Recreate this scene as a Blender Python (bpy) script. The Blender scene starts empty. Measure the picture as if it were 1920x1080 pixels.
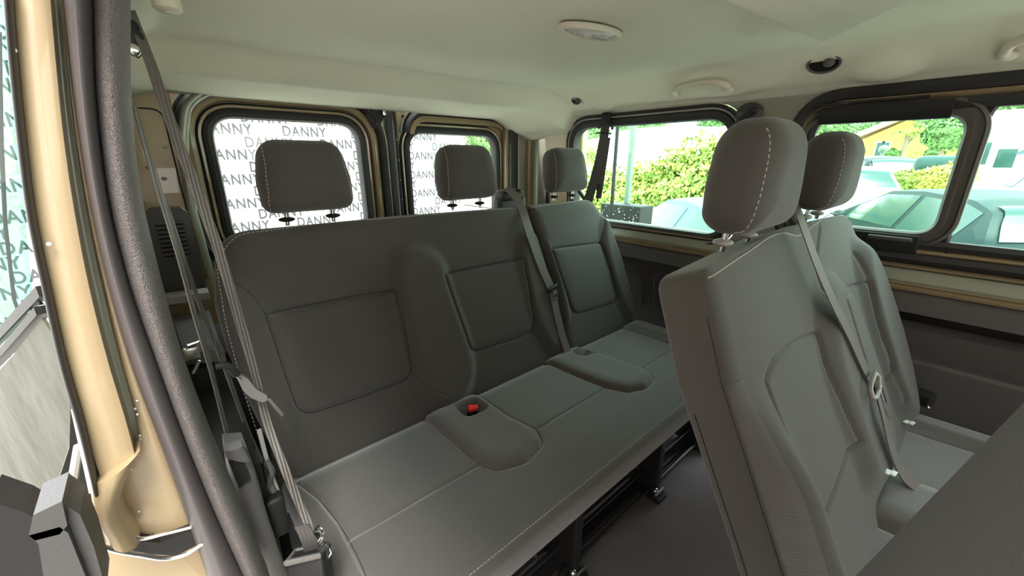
import bpy, bmesh, math, random
import numpy as np
from mathutils import Vector
from mathutils.geometry import tessellate_polygon
random.seed(7); np.random.seed(7)
D = bpy.data; SC = bpy.context.scene; COL = SC.collection

# ------------------------------------------------------------------ camera
FPX = 747.0; PITCH = math.radians(17.8); YAW = math.radians(41.4); ZC = 1.22
cam = D.cameras.new('camera'); cam.sensor_width = 36.0; cam.lens = FPX*36/1920; cam.clip_start = .01; cam.clip_end = 500
co = D.objects.new('camera', cam); COL.objects.link(co); SC.camera = co
co.location = (0, 0, ZC); co.rotation_euler = (math.pi/2-PITCH, 0, -YAW)

# ------------------------------------------------------------------ light, exposure
vs = SC.view_settings
SC.display_settings.display_device = 'sRGB'
vs.view_transform = 'Standard'; vs.look = 'None'; vs.gamma = 1; vs.use_curve_mapping = False; vs.exposure = 1.75
wd = D.worlds.new('sky'); SC.world = wd; wd.use_nodes = True
nt = wd.node_tree; bgn = nt.nodes['Background']
geo = nt.nodes.new('ShaderNodeTexCoord'); sep = nt.nodes.new('ShaderNodeSeparateXYZ'); rmp = nt.nodes.new('ShaderNodeValToRGB')
nt.links.new(geo.outputs['Generated'], sep.inputs[0]); nt.links.new(sep.outputs['Z'], rmp.inputs[0]); nt.links.new(rmp.outputs[0], bgn.inputs['Color'])
rmp.color_ramp.elements[0].position = 0.0; rmp.color_ramp.elements[0].color = (1, .97, .92, 1)
rmp.color_ramp.elements[1].position = 0.6; rmp.color_ramp.elements[1].color = (.88, .94, 1, 1)
bgn.inputs['Strength'].default_value = 2.3
sun = D.lights.new('sun', 'SUN'); sun.energy = 3.0; sun.angle = math.radians(25); sun.color = (1, .95, .86)
so = D.objects.new('sun', sun); COL.objects.link(so)
so.rotation_euler = Vector((-.25, -.75, 1.3)).to_track_quat('Z', 'Y').to_euler()

# ------------------------------------------------------------------ measuring
_R = np.array([math.cos(YAW), -math.sin(YAW), 0]); _fh = np.array([math.sin(YAW), math.cos(YAW), 0])
_F = _fh*math.cos(PITCH)-np.array([0, 0, math.sin(PITCH)]); _U = _fh*math.sin(PITCH)+np.array([0, 0, math.cos(PITCH)])
_C = np.array([0, 0, ZC])
def pln(u, v, p, n):
    d = _F*FPX+_R*(u-960)+_U*(540-v); n = np.array(n, float)
    return _C+d*(((np.array(p)-_C)@n)/(d@n))
def at(u, v, x=None, y=None, z=None):
    if x is not None: return pln(u, v, (x, 0, 0), (1, 0, 0))
    if y is not None: return pln(u, v, (0, y, 0), (0, 1, 0))
    return pln(u, v, (0, 0, z), (0, 0, 1))

# ------------------------------------------------------------------ materials
def lin(c): return tuple(((v/255)/12.92 if v/255 < .04045 else ((v/255+.055)/1.055)**2.4) for v in c)
def mat(name, col, rough=.6, metal=0, bump=0, scale=200, var=0, vscale=6, coat=0, spec=.5, kind='noise', sheen=0, trans=0, bd=.002):
    m = D.materials.new(name); m.use_nodes = True; n = m.node_tree.nodes; l = m.node_tree.links
    b = n['Principled BSDF']; b.inputs['Base Color'].default_value = (*col, 1)
    b.inputs['Roughness'].default_value = rough; b.inputs['Metallic'].default_value = metal
    b.inputs['Coat Weight'].default_value = coat; b.inputs['Specular IOR Level'].default_value = spec
    b.inputs['Sheen Weight'].default_value = sheen
    tc = n.new('ShaderNodeTexCoord')
    if bump:
        if kind == 'noise':
            t = n.new('ShaderNodeTexNoise'); t.inputs['Scale'].default_value = scale; t.inputs['Detail'].default_value = 3; o = t.outputs['Fac']
        elif kind == 'voronoi':
            t = n.new('ShaderNodeTexVoronoi'); t.inputs['Scale'].default_value = scale; o = t.outputs['Distance']
        else:
            t = n.new('ShaderNodeTexWave'); t.inputs['Scale'].default_value = scale; t.bands_direction = kind; o = t.outputs['Fac']
        l.new(tc.outputs['Object'], t.inputs['Vector'])
        bp = n.new('ShaderNodeBump'); bp.inputs['Strength'].default_value = bump; bp.inputs['Distance'].default_value = bd
        l.new(o, bp.inputs['Height']); l.new(bp.outputs['Normal'], b.inputs['Normal'])
    if var:
        t2 = n.new('ShaderNodeTexNoise'); t2.inputs['Scale'].default_value = vscale; t2.inputs['Detail'].default_value = 6
        l.new(tc.outputs['Object'], t2.inputs['Vector'])
        mx = n.new('ShaderNodeMixRGB'); mx.inputs[1].default_value = (*[c*(1-var) for c in col], 1); mx.inputs[2].default_value = (*[min(1, c*(1+var)) for c in col], 1)
        l.new(t2.outputs['Fac'], mx.inputs[0]); l.new(mx.outputs[0], b.inputs['Base Color'])
    return m
def glassmat(name, tint=(.92, .97, .95), refl=.5):
    m = D.materials.new(name); m.use_nodes = True; n = m.node_tree.nodes; l = m.node_tree.links; n.clear()
    o = n.new('ShaderNodeOutputMaterial'); t = n.new('ShaderNodeBsdfTransparent'); t.inputs[0].default_value = (*tint, 1)
    g = n.new('ShaderNodeBsdfGlossy'); g.inputs['Roughness'].default_value = .01
    lw = n.new('ShaderNodeLayerWeight'); lw.inputs['Blend'].default_value = .5; pw = n.new('ShaderNodeMath'); pw.operation = 'POWER'; pw.inputs[1].default_value = 5
    f = n.new('ShaderNodeMath'); f.operation = 'MULTIPLY_ADD'; f.inputs[1].default_value = refl; f.inputs[2].default_value = .02; l.new(lw.outputs['Facing'], pw.inputs[0]); l.new(pw.outputs[0], f.inputs[0]); mx = n.new('ShaderNodeMixShader')
    l.new(f.outputs[0], mx.inputs[0]); l.new(t.outputs[0], mx.inputs[1]); l.new(g.outputs[0], mx.inputs[2]); l.new(mx.outputs[0], o.inputs[0])
    return m
M = dict(
 fabric=mat('seat fabric', (.046, .0415, .035), .85, bump=.35, scale=900, sheen=.22, var=.08, vscale=3),
 insert=mat('seat insert fabric', (.074, .069, .061), .85, bump=.5, scale=500, sheen=.6, var=.08, vscale=4),
 twill=mat('twill side fabric', (.075, .067, .060), .9, bump=.5, scale=130, kind='DIAGONAL', sheen=.2, bd=.002),
 thread=mat('pale thread', (.42, .38, .33), .8),
 carpet=mat('dark floor carpet', (.135, .125, .12), .95, bump=1, scale=260, var=.35, vscale=5, sheen=.2),
 folded=mat('folded seat carpet', (.040, .037, .033), .95, bump=.8, scale=600, var=.2, vscale=300, sheen=.1),
 headl=mat('headliner felt', (.66, .65, .52), .95, bump=.5, scale=420, var=.06, vscale=3),
 paint=mat('champagne paint', (.31, .235, .135), .42, metal=.12, coat=.4, bump=.05, scale=60, var=.05, vscale=5),
 paint2=mat('grey green paint', (.27, .28, .22), .4, metal=.3, coat=.3, var=.08, vscale=6),
 frameplastic=mat('window frame plastic', (.075, .07, .06), .5, bump=.3, scale=500),
 rubber=mat('black rubber', (.022, .021, .02), .55),
 rubber2=mat('rubber seal tube', (.075, .065, .066), .42),
 grain=mat('grained grey plastic', (.115, .102, .097), .5, bump=1, scale=700, bd=.003, var=.6, vscale=330),
 plastic=mat('dark plastic', (.045, .043, .042), .5, bump=.3, scale=500),
 plastic2=mat('dark grey side trim', (.085, .08, .077), .65, bump=.4, scale=400),
 black=mat('black plastic', (.012, .012, .012), .5, spec=.3),
 hole=mat('hole black', (.003, .003, .003), .9),
 webbing=mat('seat belt webbing', (.12, .105, .095), .6, bump=.7, scale=60, kind='X'),
 webdark=mat('dark seat belt webbing', (.055, .05, .048), .6, bump=.5, scale=60, kind='X'),
 chrome=mat('chrome steel', (.75, .76, .74), .22, metal=1),
 steel=mat('black painted steel', (.02, .02, .02), .4),
 red=mat('red button', (.85, .03, .02), .35),
 grey=mat('grey plastic', (.33, .32, .30), .5),
 midgrey=mat('mid grey plastic', (.16, .155, .145), .4),
 cream=mat('headliner coloured plastic', (.58, .54, .43), .6),
 lens=mat('clear lamp lens', (.62, .64, .58), .12, coat=.6),
 glass=glassmat('window glass'), sideglass=glassmat('side window glass', (.80, .955, .88)),
 tint=glassmat('green tinted glass', (.42, .66, .58), refl=.12),
 banner=mat('white banner', (.85, .86, .86), .8),
 ink=mat('dark grey ink', (.06, .06, .065), .8),
 lime=mat('lime ink', (.72, .76, .40), .8),
 label=mat('white tag', (.75, .78, .76), .6),
 asphalt=mat('pale asphalt', (.48, .46, .42), .95, bump=.4, scale=80, var=.15, vscale=3),
 gravel=mat('pale ground bank', (.62, .60, .50), .95, var=.2, vscale=2),
 grass=mat('grass', (.30, .36, .10), .95, bump=1, scale=20, var=.4, vscale=4),
 leaf=mat('hedge leaf', (.26, .36, .07), .6, var=.35, vscale=3),
 leafy=mat('yellow leaf', (.52, .52, .12), .6, var=.3, vscale=3),
 leafd=mat('tree leaf', (.12, .24, .07), .6, var=.35, vscale=3),
 bark=mat('bark', (.22, .17, .12), .9),
 silverblue=mat('silver blue paint', (.10, .145, .19), .5, spec=.2),
 teal=mat('teal green paint', (.02, .045, .045), .5, spec=.2),
 white=mat('white paint', (.80, .80, .79), .35, coat=.6),
 blackp=mat('black car paint', (.02, .02, .025), .4, spec=.3),
 carglass=mat('car window', (.035, .085, .08), .15, spec=.3),
 redlens=mat('red tail lens', (.75, .06, .04), .15, coat=1),
 yellow=mat('yellow render', (.80, .52, .10), .9),
 roofc=mat('pale roof', (.70, .58, .46), .9),
 light_wall=mat('warm brown light wall', (.28, .215, .185), .9, var=.1, vscale=2),
 wallw=mat('white render', (.80, .78, .74), .9),
 shaded_paint=mat('shaded olive paint', (.045, .046, .027), .5, spec=.22, bump=.6, scale=4, bd=.03),  # body paint darkened to carry the shade on the open door panel
 post=mat('green grey post', (.14, .19, .16), .5),
 tyre=mat('tyre', (.02, .02, .02), .8),
)

# ------------------------------------------------------------------ helpers
def wloc(o):
    p = np.zeros(3)
    while o is not None: p += np.array(o.location); o = o.parent
    return p
def obj(name, V, Fc, m, parent=None, smooth=True):
    V = np.array(V, float).reshape(-1, 3)
    c = wloc(parent) if parent is not None else V.mean(0)*0
    me = D.meshes.new(name); me.from_pydata([tuple(v) for v in (V-c)], [], [tuple(int(i) for i in f) for f in Fc])
    bm = bmesh.new(); bm.from_mesh(me); bmesh.ops.recalc_face_normals(bm, faces=bm.faces); bm.to_mesh(me); bm.free()
    me.materials.append(M[m] if isinstance(m, str) else m)
    if smooth:
        for p in me.polygons: p.use_smooth = True
        me.set_sharp_from_angle(angle=math.radians(42))
    o = D.objects.new(name, me); COL.objects.link(o)
    if parent is not None: o.parent = parent
    return o
def tag(o, label, cat, group=None, kind=None):
    o['label'] = label; o['category'] = cat
    if group: o['group'] = group
    if kind: o['kind'] = kind
    return o
def thing(name, loc, label, cat, group=None):
    o = D.objects.new(name, None); COL.objects.link(o); o.location = tuple(float(v) for v in loc); o.empty_display_size = .05
    return tag(o, label, cat, group)
def struct(name, loc=(0, 0, 0)):
    o = D.objects.new(name, None); COL.objects.link(o); o.location = loc; o['kind'] = 'structure'; return o
def S(o): o['kind'] = 'structure'; return o
class MB:
    def __init__(s): s.V = []; s.F = []
    def add(s, V, F):
        k = len(s.V); s.V += [tuple(v) for v in V]; s.F += [tuple(int(i)+k for i in f) for f in F]; return s
    def box(s, c, d, ax=None, bev=0):
        c = np.array(c, float); ax = np.eye(3) if ax is None else np.array(ax, float)
        bm = bmesh.new(); bmesh.ops.create_cube(bm, size=1)
        for v in bm.verts: v.co = Vector((v.co.x*d[0], v.co.y*d[1], v.co.z*d[2]))
        if bev: bmesh.ops.bevel(bm, geom=bm.edges[:], offset=min(bev, min(d)*.45), segments=3, profile=.5, affect='EDGES')
        bm.verts.index_update()
        V = [c+ax[0]*v.co.x+ax[1]*v.co.y+ax[2]*v.co.z for v in bm.verts]; F = [[v.index for v in f.verts] for f in bm.faces]; bm.free()
        return s.add(V, F)
    def tube(s, path, r, n=10, cap=True):
        P = np.array(path, float); m = len(P); rr = r if hasattr(r, '__len__') else [r]*m
        T = np.gradient(P, axis=0); T /= np.linalg.norm(T, axis=1)[:, None]+1e-12
        up = np.array([0, 0, 1.]) if abs(T[0][2]) < .9 else np.array([1., 0, 0])
        V = []; a = np.cross(T[0], up); a /= np.linalg.norm(a)
        for i in range(m):
            a = a-T[i]*(a@T[i]); a /= np.linalg.norm(a); b = np.cross(T[i], a)
            for k in range(n):
                t = 2*math.pi*k/n; V.append(P[i]+rr[i]*(a*math.cos(t)+b*math.sin(t)))
        F = [(i*n+k, i*n+(k+1) % n, (i+1)*n+(k+1) % n, (i+1)*n+k) for i in range(m-1) for k in range(n)]
        if cap: F += [tuple(range(n))[::-1], tuple((m-1)*n+k for k in range(n))]
        return s.add(V, F)
    def prism(s, pts, ext):
        P = np.array(pts, float); e = np.array(ext, float); n = len(P)
        tri = tessellate_polygon([[Vector(p) for p in P]])
        V = list(P)+list(P+e)
        F = [t for t in tri]+[tuple(i+n for i in t)[::-1] for t in tri]+[(i, (i+1) % n, (i+1) % n+n, i+n) for i in range(n)]
        return s.add(V, F)
    def ribbon(s, path, wd, w, th):
        P = np.array(path, float); m = len(P); W = np.array(wd, float)
        if W.ndim == 1: W = np.repeat(W[None], m, 0)
        W = W/np.linalg.norm(W, axis=1)[:, None]; ww = w if hasattr(w, '__len__') else [w]*m
        T = np.gradient(P, axis=0); N = np.cross(T, W); N /= np.linalg.norm(N, axis=1)[:, None]+1e-9
        V = []
        for i in range(m): V += [P[i]-W[i]*ww[i]/2-N[i]*th/2, P[i]+W[i]*ww[i]/2-N[i]*th/2, P[i]+W[i]*ww[i]/2+N[i]*th/2, P[i]-W[i]*ww[i]/2+N[i]*th/2]
        F = [(i*4+k, i*4+(k+1) % 4, (i+1)*4+(k+1) % 4, (i+1)*4+k) for i in range(m-1) for k in range(4)]+[(0, 1, 2, 3), tuple(4*(m-1)+k for k in (3, 2, 1, 0))]
        return s.add(V, F)
    def ball(s, c, r, sx=(1, 1, 1), nu=16, nv=10):
        V = []; F = []
        for j in range(nv+1):
            a = math.pi*j/nv
            for i in range(nu):
                b = 2*math.pi*i/nu; V.append((c[0]+r*sx[0]*math.sin(a)*math.cos(b), c[1]+r*sx[1]*math.sin(a)*math.sin(b), c[2]+r*sx[2]*math.cos(a)))
        F = [(j*nu+i, j*nu+(i+1) % nu, (j+1)*nu+(i+1) % nu, (j+1)*nu+i) for j in range(nv) for i in range(nu)]
        return s.add(V, F)
    def out(s, name, m, parent=None, smooth=True): return obj(name, s.V, s.F, m, parent, smooth)
def spline(pts, n=40):
    P = np.array(pts, float); k = len(P); t = np.zeros(k)
    t[1:] = np.cumsum(np.linalg.norm(np.diff(P, axis=0), axis=1)+1e-9)
    Tn = np.gradient(P, t, axis=0) if k > 2 else np.repeat([(P[1]-P[0])/(t[1])], 2, 0)
    q = np.linspace(0, t[-1], n); i = np.clip(np.searchsorted(t, q, 'right')-1, 0, k-2); h = (t[i+1]-t[i])[:, None]; u = ((q-t[i])/(t[i+1]-t[i]))[:, None]
    return (2*u**3-3*u**2+1)*P[i]+(u**3-2*u**2+u)*h*Tn[i]+(-2*u**3+3*u**2)*P[i+1]+(u**3-u**2)*h*Tn[i+1]
def rpoly(cs, r, seg=10):
    cs = [np.array(c, float) for c in cs]; n = len(cs); out = []; rs = r if hasattr(r, '__len__') else [r]*n
    for i in range(n):
        p, a, b = cs[i], cs[i-1], cs[(i+1) % n]; r_ = rs[i]
        if r_ <= 0: out.append(p); continue
        ua = (a-p)/np.linalg.norm(a-p); ub = (b-p)/np.linalg.norm(b-p); ang = math.acos(np.clip(ua@ub, -1, 1))
        d = min(r_/math.tan(ang/2), .48*np.linalg.norm(a-p), .48*np.linalg.norm(b-p))
        for k in range(seg+1):
            t = k/seg; out.append((1-t)**2*(p+ua*d)+2*t*(1-t)*(p+(ua+ub)*0)*1+t*t*(p+ub*d))
    return np.array(out)
def offset(P, d):
    P = np.array(P, float); n = len(P); A = sum(P[i][0]*P[(i+1) % n][1]-P[(i+1) % n][0]*P[i][1] for i in range(n)); sg = 1 if A > 0 else -1
    t = np.roll(P, -1, 0)-np.roll(P, 1, 0); t /= np.linalg.norm(t, axis=1)[:, None]+1e-12
    return P+sg*d*np.stack([t[:, 1], -t[:, 0]], 1)       # outward for d>0
def ring(name, P, prof, to3, m, parent=None):
    """profile [(offset, depth)] swept round closed outline P"""
    n = len(P); V = []
    for o_, dp in prof:
        for q in offset(P, o_): V.append(to3(q[0], q[1], dp))
    k = len(prof)
    F = [(a*n+i, a*n+(i+1) % n, (a+1)*n+(i+1) % n, (a+1)*n+i) for a in range(k-1) for i in range(n)]
    return obj(name, V, F, m, parent)
def ring_open(name, P, xmin, prof, to3, m, parent):
    """profile swept along the part of outline P right of xmin"""
    P = np.array(P); keep = P[:, 0] > xmin; n = len(P); k0 = [i for i in range(n) if keep[i] and not keep[i-1]][0]
    idx = [(k0+i) % n for i in range(n) if keep[(k0+i) % n]]; m_ = len(idx); V = []
    for o_, dp in prof:
        Q = offset(P, o_)
        for i in idx: V.append(to3(Q[i][0], Q[i][1], dp))
    return obj(name, V, [(a*m_+i, a*m_+i+1, (a+1)*m_+i+1, (a+1)*m_+i) for a in range(len(prof)-1) for i in range(m_-1)], m, parent)
def holed(outer, holes, to3, depth):
    """plate with holes and thickness"""
    loops = [outer]+holes
    tri = tessellate_polygon([[Vector((p[0], p[1], 0)) for p in L] for L in loops])
    allp = [p for L in loops for p in L]; n = len(allp)
    V = [to3(p[0], p[1], 0) for p in allp]+[to3(p[0], p[1], depth) for p in allp]
    F = [tuple(t) for t in tri]+[tuple(i+n for i in t)[::-1] for t in tri]; k = 0
    for L in loops:
        q = len(L); F += [(k+i, k+(i+1) % q, k+(i+1) % q+n, k+i+n) for i in range(q)]; k += q
    return V, F
def sdist(P, A, closed=False):
    """distance of points P (N,2) to polyline A"""
    A = np.array(A, float); B = np.roll(A, -1, 0) if closed else A[1:]; A0 = A if closed else A[:-1]
    best = np.full(len(P), 1e9)
    for a, b in zip(A0, B):
        ab = b-a; t = np.clip(((P-a)@ab)/(ab@ab+1e-15), 0, 1); best = np.minimum(best, np.linalg.norm(P-a-t[:, None]*ab, axis=1))
    return best
def inside(P, A):
    A = np.array(A, float); c = np.zeros(len(P), bool)
    for a, b in zip(A, np.roll(A, -1, 0)):
        cond = ((a[1] > P[:, 1]) != (b[1] > P[:, 1])); xx = a[0]+(P[:, 1]-a[1])/(b[1]-a[1]+1e-15)*(b[0]-a[0]); c ^= cond & (P[:, 0] < xx)
    return c
def sm(x): x = np.clip(x, 0, 1); return x*x*(3-2*x)
def groove(A, depth=.006, w=.006, closed=False): return lambda P: -depth*np.exp(-(sdist(P, A, closed)/w)**2)
def blob(A, h, soft):
    return lambda P: h*sm(.5+np.where(inside(P, A), 1, -1)*sdist(P, A, True)/soft*.5)
def dome(A, h, soft): return lambda P: np.where(inside(P, A), h*np.sqrt(1-(1-np.clip(sdist(P, A, True)/soft, 0, 1))**2), 0)

class Pad:
    def __init__(s, O, es, et, en, outline, Tf, Tb, r, feats=(), te=0.0, ns=150, ntt=110, rb=None):
        s.O, s.es, s.et, s.en = [np.array(a, float) for a in (O, es, et, en)]; s.out = np.array(outline, float)
        s.Tf, s.Tb, s.r, s.f, s.te, s.ns, s.nt = Tf, Tb, r, feats, te, ns, ntt; s.rb = rb or r
    def h(s, P):
        P = np.array(P, float).reshape(-1, 2); d = sdist(P, s.out, True); e = np.clip(d/s.r, 0, 1)
        p = np.sqrt(np.clip(1-(1-e)**2, 0, 1)); w = sm(d/(s.r*.8)); r = s.te+(s.Tf-s.te)*p
        for f in s.f: r = r+f(P)*w
        return r
    def pos(s, P, lift=0):
        P = np.array(P, float).reshape(-1, 2); h = s.h(P)+lift
        return s.O+P[:, :1]*s.es+P[:, 1:]*s.et+h[:, None]*s.en
    def build(s, name, m, parent):
        t0, t1 = s.out[:, 1].min(), s.out[:, 1].max(); e = 1e-5
        def sp(n):
            x = np.linspace(0, 1, n); return .55*x+.45*(.5-.5*np.cos(math.pi*x))
        ts = t0+e+(t1-t0-2*e)*sp(s.nt); ss = sp(s.ns); G = np.zeros((s.nt, s.ns, 2))
        A = s.out; B = np.roll(A, -1, 0)
        for j, t in enumerate(ts):
            c = (A[:, 1] > t) != (B[:, 1] > t); x = A[c, 0]+(t-A[c, 1])/(B[c, 1]-A[c, 1])*(B[c, 0]-A[c, 0])
            G[j, :, 0] = x.min()+(x.max()-x.min())*ss; G[j, :, 1] = t
        P = G.reshape(-1, 2); W0 = s.O+P[:, :1]*s.es+P[:, 1:]*s.et
        front = s.pos(P); d = sdist(P, s.out, True); eb = np.clip(d/s.rb, 0, 1)
        hb = s.te+(s.Tb-s.te)*np.sqrt(np.clip(1-(1-eb)**2, 0, 1)); back = W0-hb[:, None]*s.en
        n, k = s.nt, s.ns; N = n*k; V = list(front)+list(back); F = []
        for j in range(n-1):
            for i in range(k-1):
                a = j*k+i; F.append((a, a+1, a+k+1, a+k)); F.append((N+a+k, N+a+k+1, N+a+1, N+a))
        loop = [i for i in range(k)]+[j*k+k-1 for j in range(1, n)]+[(n-1)*k+i for i in range(k-2, -1, -1)]+[j*k for j in range(n-2, 0, -1)]
        for q in range(len(loop)):
            a, b = loop[q], loop[(q+1) % len(loop)]; F.append((b, a, N+a, N+b))
        return obj(name, V, F, m, parent)
    def stitch(s, name, path, parent, w=.0022, L=.007, gap=.005, m='thread', lift=.0006, closed=False):
        P = spline(path, 200) if len(path) < 60 else np.array(path, float)
        seg = np.linalg.norm(np.diff(P, axis=0), axis=1); cu = np.concatenate([[0], np.cumsum(seg)]); b = MB(); x = 0
        while x+L < cu[-1]:
            q = np.stack([np.interp([x, x+L/2, x+L], cu, P[:, i]) for i in (0, 1)], 1)
            Q = s.pos(q, lift); b.tube(Q, w/2, 5); x += L+gap
        return b.out(name, m, parent)
    def line(s, name, path, parent, w=.0025, m='thread', lift=.0005, n=80):
        return MB().tube(s.pos(spline(path, n), lift), w/2, 6).out(name, m, parent)
def smoothp(P, k=3):
    P = np.array(P, float)
    for _ in range(k): Q = np.roll(P, -1, 0); P = np.stack([P*.75+Q*.25, P*.25+Q*.75], 1).reshape(-1, 2)
    return P
def curve2(pts, r=.03): return rpoly(pts, r)

# ================================================================== SETTING
def W3(y, z, d=0): return (1.74-(z-.92)*.16+d, y, z)
def Wp(u, v): p = pln(u, v, (1.74, 0, .92), (1, 0, .16)); return (p[1], p[2])
def Y3(yy): return lambda x, z, d: (x, yy+d, z)

# ground outside
b = MB(); b.box((10, 2, -.60), (90, 90, .1)); S(b.out('ground', 'asphalt', None, False))
# van floor
b = MB(); b.box((.84, .1, -.03), (1.86, 3.6, .06)); S(b.out('floor', 'carpet', None, False))
# headliner
def zceil(x, y):
    z = np.full(x.shape, 1.52)
    z -= .082*sm((x-1.43)/.22)+.02*sm((x-1.62)/.06)
    z -= .075*sm((y-1.39-.05*(.87-x))/.11)
    z -= .018*sm((y-1.55)/.2)
    z -= .07*sm((.10-x)/.10)*(1-.75*sm((y-1.30)/.15))
    P = np.stack([x.ravel(), y.ravel()], 1)
    duct = [(.35, .40), (.80, .355), (1.22, .308), (1.07, .185), (.80, -.05), (.45, -.5), (.2, -.5)]
    z -= blob(duct, .055, .022)(P).reshape(x.shape)
    z -= blob([(1.00, .37), (1.16, .46), (1.20, .34)], .022, .02)(P).reshape(x.shape)
    for cy, r in ((1.19, .05), (.245, .07)):
        z -= .016*np.exp(-(((x-1.57)/.06)**2+((y-cy)/r)**2)**2)
    z -= .012*np.exp(-(((x-1.57)/.05)**2+((y-.655)/.13)**2)**2)
    return z
xs = np.concatenate([np.linspace(-.05, .3, 40), np.linspace(.3, 1.35, 200)[1:], np.linspace(1.35, 1.69, 70)[1:]]); ys = np.concatenate([np.linspace(-1.7, -.55, 14), np.linspace(-.55, 1.30, 330)[1:], np.linspace(1.30, 1.80, 60)[1:]])
X, Y = np.meshgrid(xs, ys); Z = zceil(X, Y); nx, ny = len(xs), len(ys)
V = np.stack([X, Y, Z], -1).reshape(-1, 3); F = [(j*nx+i, j*nx+i+1, (j+1)*nx+i+1, (j+1)*nx+i) for j in range(ny-1) for i in range(nx-1)]
V2 = V.copy(); V2[:, 2] = 1.60; N0 = len(V)
F += [tuple(i+N0 for i in f)[::-1] for f in F]
lp = [i for i in range(nx)]+[j*nx+nx-1 for j in range(1, ny)]+[(ny-1)*nx+i for i in range(nx-2, -1, -1)]+[j*nx for j in range(ny-2, 0, -1)]
F += [(lp[k], lp[(k+1) % len(lp)], lp[(k+1) % len(lp)]+N0, lp[k]+N0) for k in range(len(lp))]
S(obj('ceiling', np.concatenate([V, V2]), F, 'headl'))

wfr = struct('wall_front')  # unseen van front, added to cut the light reaching the second row
b = MB(); b.box((.84, -2.0, .45), (1.9, .05, 1.0)); b.out('added_front_plate', 'plastic2', wfr, False)
b = MB(); b.box((-.06, -1.35, .45), (.05, 1.3, .95)); b.box((-.03, -.85, 1.2), (.06, .14, .7)); b.out('front_door_side', 'plastic2', wfr, False)
# far side wall with two window openings
yR0, yR1 = Wp(1372, 222)[0]-.005, Wp(1072, 290)[0]
zt = 1.372; zb = Wp(1325, 437)[1]-.004
rw = rpoly([(yR0, zb), (yR1, zb), (yR1-.03, zt), (yR0, zt)], [.075, .09, .1, .09])
yF = Wp(1495, 300)[0]; zft = Wp(1560, 205)[1]; zfb = .958
fw = rpoly([(-1.25, zfb), (yF, zfb), (yF-.01, zft+.01), (-1.25, zft+.01)], [.05, .08, .10, .05])
V, F = holed([(-1.7, .83), (1.62, .83), (1.62, 1.50), (-1.7, 1.50)], [list(offset(rw, .055)), list(offset(fw, .01))], W3, .04)
wr = S(obj('wall_right', V, F, 'paint2', None, True))
# lower far side: painted rail, trim panels
def wallstrip(name, z0, z1, d0, d1, m, y0=-1.7, y1=1.62, parent=None, prof=None):
    pr = prof or [(z0, d0), (z1, d1)]
    pts = [W3(0, z, d) for z, d in pr]; pts = [(x, y0, z) for x, _, z in pts]+[(1.86, y0, pr[-1][0]), (1.86, y0, pr[0][0])]
    b = MB(); b.prism(pts, (0, y1-y0, 0)); return b.out(name, m, parent, False)
wallstrip('rail', 0, 0, 0, 0, 'paint', parent=wr, prof=[(.824, -.018), (.828, -.032), (.838, -.036), (.844, -.026), (.848, -.034), (.852, -.020)])
wallstrip('ledge', 0, 0, 0, 0, 'paint2', parent=wr, prof=[(.848, -.024), (.858, -.026), (.892, -.008), (.896, .0)])  # green window light reflected on the body-coloured ledge, put into its colour
wallstrip('window_sill_edge', 0, 0, 0, 0, 'paint', parent=wr, prof=[(.897, -.004), (.900, -.022), (.906, -.024), (.910, -.006)])
tr = struct('trim_1')
wallstrip('upper_panel', 0, 0, 0, 0, 'plastic2', parent=tr, prof=[(.755, -.02), (.76, -.045), (.812, -.035), (.824, -.02)])
wallstrip('recess', 0, 0, 0, 0, 'black', parent=tr, prof=[(.65, .03), (.757, .03)])
wallstrip('middle_panel', 0, 0, 0, 0, 'plastic2', parent=tr, prof=[(.55, .0), (.70, -.02), (.715, .02)], y1=.55)
wallstrip('lower_panel', 0, 0, 0, 0, 'plastic2', parent=tr, prof=[(0, -.02), (.42, -.04), (.595, -.055), (.605, -.045), (.607, -.0)], y1=.40)
wallstrip('rear_panel', 0, 0, 0, 0, 'plastic', parent=tr, prof=[(0, .0), (.60, -.0), (.76, -.012), (.775, .03)], y0=.56)
b = MB()
for y in (.62, 1.02): b.tube([W3(y, .50, -.005), W3(y, .66, -.014), W3(y+.03, .70, -.016), W3(y+.30, .70, -.016), W3(y+.33, .66, -.014), W3(y+.33, .5, -.005)], .006, 6)
b.out('panel_pressing', 'plastic', tr)

# rear side window
w1 = struct('window_1')
ring('seal', rw, [(-.004, .03), (-.006, .0), (-.002, -.016), (.012, -.022), (.026, -.016), (.032, -.004), (.032, .03)], W3, 'rubber', w1)
ring('bright_edge', rw, [(.030, .0), (.032, -.012), (.036, -.014), (.040, -.010), (.040, .0)], W3, 'grey', w1)
ring('outer_seal', rw, [(.036, .0), (.038, -.012), (.044, -.016), (.050, -.012), (.052, .0)], W3, 'rubber', w1)
V, F = holed(list(offset(rw, .01)), [], lambda y, z, d: W3(y, z, d+.018), .004); obj('glass', V, F, 'sideglass', w1, False)
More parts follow.
